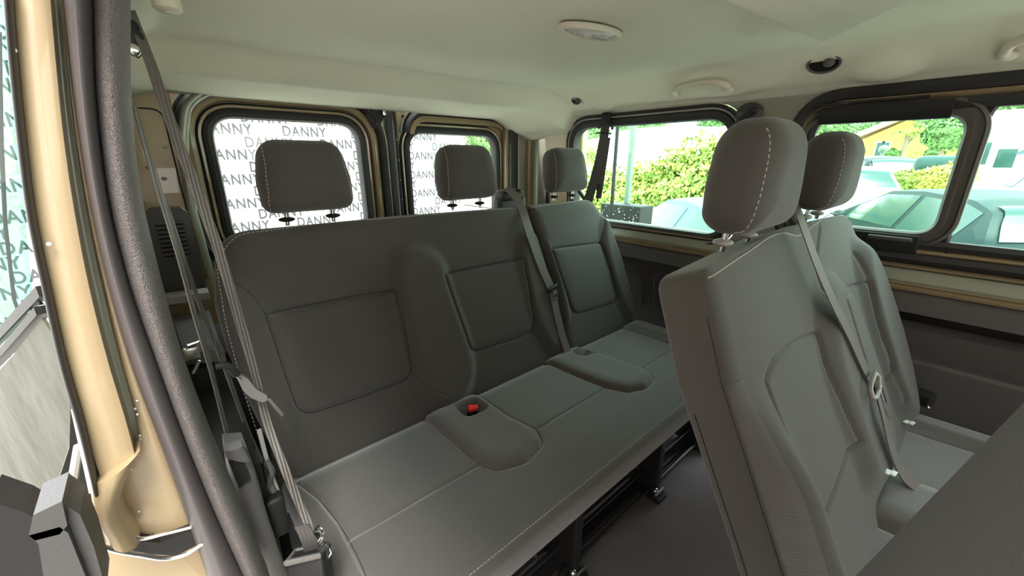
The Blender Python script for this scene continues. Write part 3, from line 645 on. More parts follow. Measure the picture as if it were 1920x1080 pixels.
# twill strip: follows the pad surface between the side edge and the bolster seam
tt_ = np.linspace(.0, .50, 60); Vt = []; kk = 8
for t in tt_:
    e0 = side2(t, 0)[0]+.0006
    for j in range(kk): s_ = e0+.0005+j/(kk-1)*(.046-.012*(t/.5)); Vt.append(back2.pos([(s_, t)], .0012)[0])
Ft = [(i*kk+j, i*kk+j+1, (i+1)*kk+j+1, (i+1)*kk+j) for i in range(59) for j in range(kk-1)]
n_ = len(Vt); Vt += [np.array(v)-en2*.002 for v in Vt]; Ft += [tuple(a+n_ for a in f)[::-1] for f in Ft]
lp = [j for j in range(kk)]+[i*kk+kk-1 for i in range(1, 60)]+[59*kk+j for j in range(kk-2, -1, -1)]+[i*kk for i in range(58, 0, -1)]
Ft += [(lp[i], lp[(i+1) % len(lp)], lp[(i+1) % len(lp)]+n_, lp[i]+n_) for i in range(len(lp))]
obj('twill_strip', Vt, Ft, 'twill', b2)['label'] = 'coarser ribbed twill strip'
# cushion
outC2 = rpoly([(.63, -.56), (1.62, -.56), (1.68, -.40), (1.66, .02), (.63, .02)], [.06, .08, .1, .02, .02])
tg2 = rpoly([(1.04, .02), (1.05, -.12), (1.07, -.26), (1.13, -.32), (1.22, -.31), (1.28, -.24), (1.26, -.12), (1.24, .02)], [.02, .1, .05, .04, .04, .05, .1, .02])
f2c = [dome(tg2, .035, .06), groove(tg2, .005, .006, True), groove([(1.53, .0), (1.555, -.3), (1.56, -.52)], .006, .005), lambda P: .02*sm((P[:, 0]-1.54)/.05), groove([(.70, -.0), (.70, -.5)], .006, .005), groove([(1.28, -.27), (1.55, -.27)], .005, .005)]
cush2 = Pad((0, 0, .405), (1, 0, 0), (0, 1, 0), (0, 0, 1), outC2, .055, .045, .045, f2c, te=.02, ns=180, ntt=110)
c2_ = cush2.build('seat_cushion', 'insert', bench2)
b = MB(); b.box((1.13, -.27, .345), (.94, .40, .03), None, .006); b.out('seat_pan', 'steel', bench2)
for x in (.72, 1.15, 1.55):
    b = MB(); b.prism([(x-.012, -.42, 0), (x-.012, -.38, 0), (x-.012, -.06, .34), (x-.012, -.45, .34)], (.024, 0, 0)); b.box((x, -.40, .01), (.05, .06, .02), None, .004); b.out('leg', 'steel', bench2)
for cx in (.818, 1.335): headrest(cx, .262, 1.098, 1.288, 0.0, bench2, w=.232, topw=.74, cr=.075)
# small white tags at the crease
for (u, v, n_) in ((1700, 791, .50), (1665, 885, .565)):
    b = MB()
    for k in range(3):
        p = at(u-12+k*11, v-3+k*2.6, z=n_); b.box(p, (.020, .010, .004), [(.97, -.2, 0), (.2, .97, 0), (0, 0, 1)], .001)
    b.out('tag', 'label', bench2)

# --- single seat by the door, its backrest tipped forward
s3 = thing('tipped_door_side_seat', (.35, -.25, 0), 'dark grey door-side seat with its backrest tipped forward, filling the bottom right corner', 'seat')
e0 = at(1590, 1080, x=.565); e1 = at(1920, 735, x=.565); dv = (e1-e0)/np.linalg.norm(e1-e0); nv = np.cross(dv, (1, 0, 0)); nv = nv if nv[1] > 0 else -nv
O_s = e0-nv*.03
o_s = rpoly([(.12, -.22), (.565, -.22), (.565, .42), (.12, .42)], [.03, .03, .06, .06]); O_s = O_s-np.array([O_s[0], 0, 0])
ps = Pad(O_s, (1, 0, 0), dv, nv, o_s, .03, .05, .025, [], te=.012, ns=60, ntt=60)
ps.build('backrest', 'folded', s3)
pc = Pad((0, 0, .40), (1, 0, 0), (0, 1, 0), (0, 0, 1), rpoly([(.12, -.62), (.56, -.62), (.56, -.12), (.12, -.12)], .05), .05, .05, .04, [], te=.02, ns=50, ntt=50); pc.build('seat_cushion', 'insert', s3)
b = MB(); b.box((.34, -.36, .18), (.36, .38, .36), None, .02); b.out('seat_base', 'steel', s3)

# ================================================================== BELTS
def lerp_path(px, ys): return [at(u, v, y=y) for (u, v), y in zip(px, ys)]
def plane_path(px, f): return [f(u, v) for u, v in px]
# left lap-and-shoulder belt of the rear bench
bl_ = thing('left_seat_belt', at(262, 70, y=1.05), 'seat belt strung from the left pillar top down to a buckle at the bench corner', 'seat belt')
px = [(244, 20), (262, 66), (283, 120), (305, 185), (335, 270), (372, 365), (410, 470), (446, 590), (480, 705), (500, 790), (530, 870), (568, 960), (588, 1005)]
ys = np.linspace(1.02, .66, len(px)); ys[-3:] = [.70, .66, .63]
pa = spline(lerp_path(px, ys), 70)
wdir = np.array([.55, -.82, .12])
MB().ribbon(pa, (.62, .60, .30), np.interp(np.linspace(0, 1, 70), [0, .15, .5, .75, 1], [.020, .022, .022, .019, .016]), .0016).out('webbing', 'webbing', bl_)
px = [(252, 196), (268, 260), (300, 365), (335, 480), (362, 580), (392, 680), (415, 770), (438, 868)]
MB().ribbon(spline(lerp_path(px, np.linspace(1.0, .74, len(px))), 50), (.2, .9, .35), .030, .0016).out('webbing', 'webbing', bl_)
px = [(306, 365), (330, 440), (360, 530), (385, 600), (418, 680), (442, 745), (470, 820), (492, 868)]
MB().ribbon(spline(lerp_path(px, np.linspace(1.10, .86, len(px))), 50), (.3, .9, .0), .022, .0016).out('webbing', 'webdark', bl_)
b = MB(); c = at(250, 70, y=1.0); b.box(c, (.022, .03, .05), None, .008); b.tube([at(246, 55, y=.99), at(262, 66, y=.99), at(268, 92, y=.99), at(252, 104, y=.99)], .006, 8); up = b.out('upper_guide', 'black', bl_)
b = MB(); b.ball(at(249, 93, y=.97), .010, (1, .6, 1)); b.out('bolt', 'chrome', up)
b = MB(); tp = lambda u, v, d=0: at(u, v, y=.74-d)
b.prism([tp(446, 712), tp(452, 704), tp(466, 712), tp(480, 730), tp(500, 741), tp(503, 750), tp(492, 755), tp(470, 746), tp(455, 732)], (0, .012, 0)); tn = b.out('tongue', 'midgrey', bl_)
b = MB(); b.prism([tp(501, 749), tp(506, 746), tp(533, 777), tp(528, 782)], (0, .003, 0)); b.out('blade', 'chrome', tn); b = MB(); b.tube([tp(440, 702), tp(452, 712)], .0025, 6); b.out('link', 'chrome', tn)
b = MB(); b.tube(spline([tp(405, 687), tp(420, 685), tp(436, 694), tp(444, 704)], 16), .006, 8); b.out('stop_button', 'black', tn)
# lower buckle
b = MB(); cb = at(578, 1052, y=.60); bx = [np.array(a, float)/np.linalg.norm(a) for a in ((.8, -.5, .1), (.45, .75, -.45), (.15, .45, .9))]
b.box(cb-np.array([0, 0, .03]), (.062, .052, .08), bx, .008); bl2 = b.out('lower_buckle', 'black', bl_)
b = MB(); b.tube([cb+bx[0]*x+bx[1]*y+bx[2]*.012 for x, y in ((-.026, -.02), (.026, -.02), (.026, .02), (-.026, .02), (-.026, -.02))], .005, 8); b.out('buckle_rim', 'plastic2', bl2)
b = MB(); b.ribbon(spline([at(592, 990, y=.62), at(602, 1006, y=.61), at(600, 1022, y=.60), at(612, 1036, y=.60), at(616, 1048, y=.59)], 24), (.5, -.2, .8), .02, .0014); b.tube(spline([at(590, 998, y=.615), at(600, 996, y=.61), at(604, 1010, y=.60), at(606, 1028, y=.595), at(615, 1046, y=.59)], 24), .0022, 6); b.out('torn_sleeve', 'chrome', bl2)
b = MB(); b.ribbon(spline([at(565, 985, y=.62), at(578, 1010, y=.61), at(584, 1040, y=.61)], 12), (.8, -.4, 0), [.022]*12, .002); b.out('folded_webbing', 'webdark', bl2)
# buckle stalks beside the bench end
st = thing('belt_buckle_stalks', at(520, 940, y=.72), 'cluster of black buckle stalks and cables squeezed between pillar and bench end', 'buckle')
b = MB(); b.tube(spline([at(492, 868, y=.80), at(500, 905, y=.78), at(508, 940, y=.76), at(516, 960, y=.74)], 20), .010, 8); b.box(at(518, 965, y=.75), (.035, .03, .09), None, .008); b.out('stalk', 'black', st)
b = MB(); b.tube(spline([at(486, 806, y=.80), at(500, 860, y=.80), at(516, 910, y=.78), at(538, 962, y=.76)], 30), .004, 8); b.out('cable', 'grey', st)
b = MB(); b.tube(spline([at(500, 865, y=.79), at(510, 885, y=.77), at(505, 910, y=.77), at(515, 925, y=.76), at(528, 985, y=.75)], 30), .006, 8); b.out('strap', 'webdark', st)
b = MB(); b.box(at(492, 922, y=.84), (.04, .03, .02), None, .004); b.out('bracket', 'grey', st)
# inner side trim with a slot for the belt
it = struct('trim_4')
strip('slot_cover', [(424, 842), (432, 900), (450, 970), (480, 1040), (505, 1100)], [(462, 838), (478, 880), (497, 950), (520, 1020), (548, 1100)], .70, .012, 'plastic2', it, dep=.05)
b = MB(); b.prism([at(u, v, y=.683) for u, v in ((428, 865), (452, 850), (470, 900), (448, 915))], (0, .012, 0)); b.out('slot', 'hole', it, False)
strip('cover_cap', [(420, 845), (424, 858)], [(455, 836), (470, 866)], .685, .006, 'plastic2', it, dep=.02)
b = MB(); b.box((.0, 1.05, .35), (.10, .60, .70), None, .01); b.out('wheel_box', 'black', it)

# middle belt over the rear bench
mb = thing('middle_seat_belt', at(955, 352, y=1.26), 'grey seat belt running over the middle of the long rear bench', 'seat belt')
F3 = np.array([0, .975, .45])+en3*.030
def B3(u, v, l=0): return pln(u, v, F3+en3*l, (0, 1, -LN))
pa = [at(950, 352, y=1.27), at(962, 362, y=1.24), at(975, 383, y=1.19)]+[B3(*p) for p in ((988, 420), (1003, 465), (1020, 510), (1033, 540), (1045, 590), (1058, 640))]+[B3(1066, 662, .01)]
MB().ribbon(spline(pa, 60), (.95, .1, .25), np.interp(np.linspace(0, 1, 60), [0, .6, 1], [.044, .040, .036]), .0018).out('webbing', 'webbing', mb)
b = MB(); c = B3(1036, 541, .012); b.box(c, (.062, .012, .020), [(.97, .1, .2), (-.1, 1, 0), (-.2, 0, 1)], .006); tn = b.out('tongue', 'black', mb)
b = MB(); c = B3(1042, 552, .012); b.prism(rpoly([(-.011, -.024), (.011, -.024), (.012, .018), (-.012, .018)], .004)@np.array([[1, 0, -.1], [.2, .3, .93]])+c, (0, .003, 0)); b.out('blade', 'chrome', tn)
b = MB(); b.prism(rpoly([(-.005, -.010), (.006, -.010), (.006, .002), (-.005, .002)], .002)@np.array([[1, 0, -.1], [.2, .3, .93]])+c-np.array([0, .0015, 0]), (0, .001, 0)); b.out('blade_slot', 'hole', tn)
rh = thing('belt_retractor_housing', at(955, 370, y=1.30), 'rounded black retractor housing standing behind the bench where the middle belt exits', 'belt guide')
b = MB(); c = at(955, 365, y=1.30); b.box(c+np.array([0, .0, -.002]), (.125, .07, .046), None, .018); b.box(c+np.array([.01, .01, -.11]), (.155, .06, .20), None, .02); rb_ = b.out('housing', 'plastic', rh)
b = MB(); b.box(c+np.array([-.004, -.03, .018]), (.060, .03, .014), None, .006); b.out('belt_slot', 'hole', rh)
# right-hand belt hanging in front of the rear side window
rb2 = thing('right_seat_belt', W3(1.23, 1.37, -.03), 'dark seat belt hanging in front of the rear side window', 'seat belt')
def Wd(u, v, d): return pln(u, v, (1.74+d, 0, .92), (1, 0, .16))
MB().ribbon(spline([Wd(1136, 228, -.04), Wd(1133, 252, -.045), Wd(1124, 300, -.06), Wd(1112, 345, -.07), Wd(1098, 392, -.08), Wd(1090, 430, -.08)], 30), (.35, -.9, 0), [.040+.012*i/29 for i in range(30)], .002).out('webbing', 'webdark', rb2)
MB().ribbon(spline([Wd(1139, 258, -.05), Wd(1133, 300, -.05), Wd(1127, 340, -.055), Wd(1122, 372, -.06)], 20), (.2, -.9, 0), .030, .002).out('webbing', 'webdark', rb2)
b = MB(); b.tube([Wd(1123, 240, -.045), Wd(1124, 236, -.05), Wd(1136, 229, -.05), Wd(1148, 236, -.05), Wd(1148, 242, -.045)], .007, 8); b.tube([Wd(1118, 249, -.05), Wd(1146, 251, -.05)], .0035, 6); b.box(Wd(1136, 222, -.03), (.02, .045, .05), None, .008); b.out('hanger', 'black', rb2)
b = MB(); b.ball(Wd(1122, 352, -.06), .018, (.5, .7, 1)); b.tube([Wd(1122, 355, -.06), Wd(1120, 378, -.06)], .004, 6); b.out('tongue', 'black', rb2)
MB().tube([Wd(1084, 356, -.05), Wd(1098, 376, -.05)], .010, 8).out('strut', 'black', rb2)
# belt of the second row
sb = thing('second_row_seat_belt', at(1488, 378, y=.30), 'pale olive seat belt crossing the nearest backrest between its two headrests', 'seat belt')
F2 = np.array([0, -.03, .45])+en2*.036
def B2(u, v, l=0): return pln(u, v, F2+en2*l, (0, 1, -LN2))
pa = [at(1482, 372, y=.335), at(1488, 382, y=.30)]+[B2(*p) for p in ((1505, 420), (1530, 490), (1560, 560), (1595, 630), (1622, 690), (1640, 722))]
MB().ribbon(spline(pa, 50), (.92, .1, .4), .034, .002).out('webbing', 'webbing', sb)
pa = [B2(1640, 722, .002), B2(1652, 765, .008)]+[B2(1668, 830, .004), at(1694, 888, z=.535), at(1728, 918, z=.48)]
MB().ribbon(spline(pa, 40), (.75, .2, .5), np.interp(np.linspace(0, 1, 40), [0, .5, 1], [.030, .046, .03]), .003).out('lap_webbing', 'webbing', sb)
b = MB(); c = B2(1641, 722, .01); ax_ = [np.array(a, float)/np.linalg.norm(a) for a in ((.95, .0, .3), (-.1, -1, .4), (-.3, .35, .9))]
b.tube([c+ax_[0]*x+ax_[2]*z for x, z in ((-.032, -.010), (-.03, .012), (-.01, .018), (.02, .018), (.032, .0), (.012, -.022), (-.014, -.022), (-.032, -.010))], .0045, 8); tn = b.out('tongue', 'grey', sb)
b = MB(); b.box(c+ax_[0]*.022+ax_[2]*(-.045), (.016, .004, .045), ax_, .002); b.out('blade', 'chrome', tn)
b = MB(); b.box(at(1733, 922, z=.478), (.028, .012, .010), [(.9, -.2, -.3), (.2, 1, 0), (.3, 0, .9)], .002); b.out('buckle_tip', 'chrome', sb)
# recliner knob by the wall
rk = thing('recliner_knob', at(1715, 740, x=1.66), 'black round recliner knob low beside the right edge of the nearest backrest', 'knob')
b = MB(); c = at(1722, 742, x=1.64); b.tube([c, c+np.array([-.01, -.03, 0])], .026, 20); b.box(c+np.array([-.0, .05, .01]), (.06, .10, .05), None, .02); b.out('knob', 'black', rk)
b = MB(); b.tube([at(1730, 750, x=1.62), at(1742, 765, x=1.62)], .003, 6); b.out('pin', 'chrome', rk)
# round belt anchor on the pillar between the side windows
an = thing('belt_anchor_cover', W3(*Wp(1405, 215), -.02), 'round black belt anchor on the pillar between the two side windows', 'belt anchor')
c = np.array(W3(*Wp(1407, 213), -.012)); b = MB(); b.ball(c, .045, (.45, 1, .8), 24, 12); b.out('cover', 'plastic', an)
b = MB(); b.tube([W3(*Wp(1389, 236), -.04), W3(*Wp(1400, 228), -.05), W3(*Wp(1424, 208), -.045)], .012, 10); b.ball(W3(*Wp(1424, 209), -.05), .013); b.out('arm', 'black', an)

# ================================================================== CEILING FITTINGS
p0, p1 = at(1050, 43, z=1.515), at(1161, 66, z=1.515); c = (p0+p1)/2; ax0 = (p1-p0)/np.linalg.norm(p1-p0); ln = np.linalg.norm(p1-p0); ax1 = np.cross((0, 0, 1), ax0)
lamp = thing('ceiling_lamp', c, 'oval clear interior lamp set in the headliner', 'lamp')
el = [(math.cos(t), math.sin(t)) for t in np.linspace(0, 2*math.pi, 48, endpoint=False)]
b = MB(); Vv = []; F = []
rings = [(1.0, .0), (1.0, -.008), (.93, -.012), (.86, -.010), (.84, .0)]
for r_, z_ in rings: Vv += [c+ax0*ln/2*r_*x+ax1*.040*(r_ if r_ > .9 else r_-.04)*y+np.array([0, 0, z_]) for x, y in el]
F = [(k*48+i, k*48+(i+1) % 48, (k+1)*48+(i+1) % 48, (k+1)*48+i) for k in range(4) for i in range(48)]
obj('bezel', Vv, F, 'cream', lamp)
Vv = [c+ax0*ln/2*.86*r_*x+ax1*.033*r_*y+np.array([0, 0, -.004-.010*(1-r_**2)+.0012*math.sin(30*r_*x)]) for r_ in np.linspace(1, .02, 12) for x, y in el]
F = [(k*48+i, k*48+(i+1) % 48, (k+1)*48+(i+1) % 48, (k+1)*48+i) for k in range(11) for i in range(48)]+[tuple(11*48+i for i in range(48))]
obj('lens', Vv, F, 'lens', lamp)
b = MB(); b.box(c+ax0*.03+np.array([0, 0, -.013]), (.05, .018, .008), [ax0, ax1, (0, 0, 1)], .003); b.out('rocker_switch', 'grey', lamp)
# round coat-hook plugs in the side cove
def cz(x, y): return float(zceil(np.array([[x]]), np.array([[y]]))[0, 0])
def coveat(u, v):
    d = at(u, v, z=5)-_C
    for k in np.linspace(.02, 2.5, 4000):
        p = _C+d/np.linalg.norm(d)*k
        if p[2] > cz(p[0], p[1]): return p
    return p
for (u, v, r_, lb) in ((1081, 188, .020, 'small black coat hook socket in the headliner near the rear corner'), (1545, 118, .034, 'larger black coat hook socket in the headliner above the pillar between the side windows')):
    c = coveat(u, v); t = thing('coat_hook', c, lb, 'coat hook', 'coat hooks in the headliner')
    nr = np.array([-.75, -.0, -.65]); nr /= np.linalg.norm(nr); a0 = np.array([0, 1, 0.]); a1 = np.cross(nr, a0)
    P_ = [c+nr*.004+a0*r_*1.15*math.cos(q)+a1*r_*.8*math.sin(q) for q in np.linspace(0, 2*math.pi, 33)]
    b = MB(); b.tube(P_, .0035, 8); b.out('rim', 'plastic2', t)
    b = MB(); b.prism([p+nr*-.001 for p in P_[:-1]], -nr*.004); so_ = b.out('socket', 'hole', t, False)
    b = MB(); b.ball(c+nr*.008-a0*r_*.4-a1*r_*.1, r_*.42, (1, 1, .8)); b.out('hook', 'plastic2', t)
# grab handles
def grab(px, label):
    P = spline([coveat(u, v) for u, v in px], 60); t = thing('grab_handle', P.mean(0), label, 'grab handle', 'grab handles over the side windows')
    nr = np.array([-.72, 0, -.69]); L = np.linspace(0, 1, 60); lift = .006+.018*sm(np.minimum(L, 1-L)/.22)
    MB().tube(P+nr*lift[:, None], .0105, 12).out('handle', 'cream', t)
    for k, e in ((0, 'lower'), (59, 'upper')): b = MB(); b.ball(P[k]+nr*.004, .5, (.045, .040, .026)); b.out('mount', 'cream', t)
grab([(1268, 178), (1272, 160), (1290, 152), (1320, 147), (1350, 146), (1364, 151), (1366, 168)], 'headliner-coloured grab handle above the rear side window')
grab([(1889, 102), (1890, 84), (1905, 68), (1925, 60), (1980, 54), (2000, 60), (2004, 80)], 'headliner-coloured grab handle cut by the right edge of the picture')
c = at(313, 10, z=1.475); cp = thing('headliner_plug', c, 'round cream plug at the top left of the headliner', 'plug')
b = MB(); b.tube([c+np.array([0, 0, .04]), c+np.array([0, 0, -.006]), c+np.array([0, 0, -.010])], [.021, .021, .016], 24); b.out('plug_body', 'cream', cp)
b = MB(); b.tube([c+np.array([.0, .0, -.0095]), c+np.array([0, 0, -.0115])], .006, 12); b.out('plug_centre', 'cream', cp)

# ================================================================== SMALL INTERIOR THINGS
sv = thing('speaker_vent', at(318, 480, y=1.50), 'black slatted vent column on the left rear pillar', 'vent')
y_ = 1.50; b = MB(); cor = [at(u, v, y=y_) for u, v in ((272, 400), (283, 391), (340, 390), (352, 398), (366, 450), (392, 560), (310, 575), (285, 480))]; b.prism(cor, (0, .05, 0)); hs = b.out('housing', 'plastic', sv)
b = MB(); b.prism([at(u, v, y=y_-.001) for u, v in ((289, 417), (342, 413), (357, 480), (310, 487))], (0, .004, 0)); b.out('opening', 'hole', hs, False)
b = MB()
for k in range(9):
    f = k/8; p = at(290+20*f, 420+66*f, y=y_-.006); q = at(343+14*f, 416+64*f, y=y_-.006); b.ribbon([p, q], (0, .4, 1), .008, .002)
b.ribbon([at(318, 414, y=y_-.008), at(336, 486, y=y_-.008)], (1, 0, 0), .004, .004); b.out('slat', 'plastic', sv)
sh = struct('trim_5')
b = MB(); b.prism([at(u, v, z=.80) for u, v in ((322, 592), (392, 582), (412, 640), (420, 655), (345, 662))], (0, 0, -.03)); b.out('ledge', 'plastic2', sh, False)
b = MB(); b.prism([at(u, v, y=1.42) for u, v in ((300, 560), (392, 548), (396, 560), (312, 573))], (0, .06, 0)); b.out('ledge_lip', 'grey', sh, False)
b = MB(); b.box((.03, 1.25, .40), (.14, .30, .72), None, .01); b.out('side_box', 'hole', sh)
b = MB(); b.tube([at(352, 648, y=1.08), at(372, 640, y=1.08), at(372, 660, y=1.08)], .004, 6); b.tube([at(362, 700, y=1.05), at(374, 676, y=1.05)], .003, 6); b.box(at(360, 662, y=1.09), (.03, .02, .03), None, .004); b.out('latch', 'chrome', sh)

# ================================================================== OUTSIDE
GZ = -.55
# unseen wall added to dim and warm the light through the open door
nb = thing('unseen_light_wall', (-2.4, -2.4, GZ), 'unseen warm brown wall added beyond the open sliding door to dim and warm its light', 'wall')
b = MB(); b.box((-2.5, -2.4, 1.9), (.2, 9.0, 4.9)); b.out('render', 'light_wall', nb, False)
b = MB(); b.box((-2.5, -2.4, 4.38), (.3, 9.0, .08)); b.out('coping', 'grey', nb, False)
# hoarding with the repeated lettering
ban = thing('lettered_banner', (.5, 3.6, GZ), 'white banner fence covered in repeated dark and lime lettering', 'banner')
b = MB(); b.box((.515, 3.62, .75), (3.95, .02, 2.6)); b.out('sheet', 'banner', ban, False)
for x in (-1.45, .5, 2.50): b = MB(); b.box((x, 3.68, .78), (.05, .05, 2.66)); b.out('post', 'post', ban, False)
def glyphs(s, size):
    cu = D.curves.new('t', 'FONT'); cu.body = s; cu.size = size; cu.extrude = .001; cu.offset = .0022; cu.resolution_u = 3; cu.space_character = 1.12
    o = D.objects.new('t', cu); COL.objects.link(o); bpy.context.view_layer.update()
    me = D.meshes.new_from_object(o.evaluated_get(bpy.context.evaluated_depsgraph_get()))
    V = np.array([v.co[:] for v in me.vertices]); F = [tuple(p.vertices) for p in me.polygons]
    D.objects.remove(o); D.meshes.remove(me); D.curves.remove(cu); return V, F
GD, GC = glyphs('DANNY', .104), glyphs('CAR', .104); wD = GD[0][:, 0].max()
bd_, bc_ = MB(), MB(); k = 0; z = 1.92
while z > -.3:
    x = -1.42+(.26 if k % 2 else 0)+.18
    while x < 2.3:
        for (V, F), bb, ox, ww in ((GD, bd_, 0, .325), (GC, bc_, .355, .145)):
            Q = V.copy(); Q[:, 0] = Q[:, 0]/V[:, 0].max()*ww+x+ox; W_ = np.stack([Q[:, 0], 3.608-Q[:, 2], Q[:, 1]+z], 1)
            if W_[:, 0].max() < 2.47: bb.add(W_, F)
        x += .52
    z -= .087; k += 1
bd_.out('lettering', 'ink', ban, False); bc_.out('lettering', 'lime', ban, False)
# gate posts and black cabinet seen through the rear side window
for (u, w_, y0, lb, m) in ((1152, .022, 2.7, 'thin dark fence post just behind the rear side window belt', 'black'), (1181, .040, 3.1, 'thicker green fence post right of the thin dark post', 'post'), (1083, .05, 3.4, 'pale green post at the left edge of the rear side window', 'post')):
    p = at(u, 320, x=y0); b = MB(); b.box((p[0], p[1], .75), (w_, w_, 2.6), None, .004); tag(b.out('fence_post', m), lb, 'post', 'fence posts')
c = at(1165, 395, x=2.85); b = MB(); b.box((2.95, c[1]+.02, .16), (.20, .38, 1.42), None, .01); cab = b.out('black_cabinet', 'black'); tag(cab, 'low black cabinet speckled with drops outside the rear side window', 'cabinet')
b = MB()
for k in range(60): b.ball((2.846, c[1]+.02+random.uniform(-.18, .18), random.uniform(.68, .86)), random.uniform(.0015, .004))
o = b.out('water_drop', 'white', None); o.parent = cab; o['kind'] = 'stuff'

# cars
def car(P, ang, hgt, m, label, name='parked_car', kind='sedan', plate=False):
    a = math.radians(ang); h = np.array([math.sin(a), math.cos(a), 0]); r = np.array([math.cos(a), -math.sin(a), 0]); P = np.array([P[0], P[1], GZ])
    t = thing(name, P+h*2.1+r*.88, label, 'car', 'parked cars'); k = hgt/1.42
    if kind == 'sedan': ST = [(0, .62, .62, .2), (.05, .80, .82, .2), (.25, .93, .97, .22), (.55, .95, 1.10, .26), (.85, .95, 1.29, .29), (1.2, .94, 1.385, .30), (1.7, .93, 1.42, .29), (2.3, .92, 1.38, .29), (2.8, .91, 1.20, .26), (3.2, .90, .96, .22), (3.9, .80, .84, .2), (4.3, .62, .64, .2)]
    else: ST = [(0, .62, .62, .2), (.04, .95, 1.0, .2), (.12, .98, 1.12, .24), (.30, .98, 1.32, .27), (.60, .97, 1.40, .28), (1.5, .95, 1.43, .27), (2.3, .93, 1.38, .28), (2.8, .92, 1.20, .26), (3.2, .90, .97, .22), (3.9, .84, .87, .2), (4.2, .65, .68, .2)]
    X0 = [s[0] for s in ST]; xs_ = np.linspace(0, X0[-1], 60); w = .88
    f = lambda i, x: np.interp(x, X0, [s[i] for s in ST])
    def prof(x):
        bz, rz, ins = f(1, x)*k, f(2, x)*k, f(3, x); e = min(1, min(x, X0[-1]-x)/.35); ww = w*(.82+.18*math.sin(e*math.pi/2)); ri = ww-ins*min(1, max(0, (rz-bz)/.3))
        return [(-ww*.9, .22), (-ww, .38), (-ww*1.0, .60*k), (-ww*.98, bz), (-ri, rz), (-ri*.6, rz+.03), (0, rz+.04), (ri*.6, rz+.03), (ri, rz), (ww*.98, bz), (ww, .60*k), (ww, .38), (ww*.9, .22)]
    def wp(x, l, z): return P+h*x+r*(l+.88)+np.array([0, 0, z])
    V = []; 
    for x in xs_: V += [wp(x, l, z) for l, z in prof(x)]
    n = 13; F = [(i*n+j, i*n+(j+1) % n, (i+1)*n+(j+1) % n, (i+1)*n+j) for i in range(59) for j in range(n)]+[tuple(range(n)), tuple(59*n+j for j in range(n))[::-1]]
    body = obj('body', V, F, m, t)
    def side(x, fr, sgn=-1, o_=.006):
        p_ = prof(x); A, B_ = p_[3], p_[4]; l = A[0]*(1-fr)+B_[0]*fr; z = A[1]*(1-fr)+B_[1]*fr; return wp(x, -sgn*0+(l-o_ if sgn < 0 else -l+o_), z)
    xr0, xr1, xr2, xr3 = (.62, 1.45, 1.55, 2.85) if kind == 'sedan' else (.35, 1.35, 1.45, 2.85)
    for sgn in (-1, 1):
        for x0, x1 in ((xr0, xr1), (xr2, xr3)):
            b = MB(); g = np.linspace(x0, x1, 16); Vg = [side(x, .06, sgn) for x in g]+[side(x, .90, sgn) for x in g]
            b.add(Vg, [(i, i+1, 17+i, 16+i) for i in range(15)]); b.out('side_window', 'carglass', t)
    x0, x1 = (.34, .98) if kind == 'sedan' else (.07, .40)
    b = MB(); g = np.linspace(x0, x1, 10); Vg = []
    for x in g:
        rz = f(2, x)*k; ri = prof(x)[8][0]
        for q in np.linspace(-.88, .88, 9): Vg.append(wp(x-.012, ri*q, rz+.045-.03*abs(q)**1.5))
    b.add(Vg, [(i*9+j, i*9+j+1, i*9+j+10, i*9+j+9) for i in range(9) for j in range(8)]); b.out('rear_window', 'carglass', t)
    x0, x1 = 2.35, 3.1; b = MB(); g = np.linspace(x0, x1, 8); Vg = []
    for x in g:
        rz = f(2, x)*k; ri = prof(x)[8][0]
        for q in np.linspace(-.88, .88, 9): Vg.append(wp(x+.012, ri*q, rz+.045-.03*abs(q)**1.5))
    b.add(Vg, [(i*9+j, i*9+j+1, i*9+j+10, i*9+j+9) for i in range(7) for j in range(8)]); b.out('windscreen', 'carglass', t)
    for sx in (-1, 1):
        b = MB(); c = wp(.07, sx*.66, (.76 if kind == 'sedan' else .90)*k); b.ball(c, .5, (.36, .36, .17), 18, 10); b.out('tail_light', 'redlens', t)
        for x in (.75, 3.45):
            b = MB(); c = wp(x, sx*.80, .32); b.tube([c-r*.1*1, c+r*.1], .32, 28); wh = b.out('wheel', 'tyre', t); b = MB(); b.tube([c+r*sx*.09, c+r*sx*.112], .2, 20); b.out('hub', 'grey', wh)
    b = MB(); b.box(wp(-.005, 0, .45*k), (.52, .012, .11), [r, h, (0, 0, 1)]); b.out('number_plate', 'white', t)
    b = MB(); c = wp(2.75, -.98, .98*k); b.ball(c, .5, (.16, .16, .14), 14, 8); b.out('mirror', m, t)
    return t
def place(tx, ty, ang, X_=.9): a = math.radians(ang); return (tx-math.sin(a)*X_-math.cos(a)*.25, ty-math.cos(a)*X_+math.sin(a)*.25)
car(place(3.9, 1.58, 44), 44, 1.33, 'silverblue', 'silver-blue car with a curved roofline seen through the rear side window')
car(place(6.1, -.06, 62, .45), 62, 1.40, 'teal', 'dark teal hatchback nearest the sliding window', kind='hatch')
car(place(11.6, 2.45, 55, .6), 55, 1.62, 'white', 'white hatchback parked beyond the teal car', kind='hatch')
car(place(16.6, 2.5, 60, .6), 60, 1.85, 'blackp', 'dark hatchback with a red tail light beside the white one', kind='hatch')
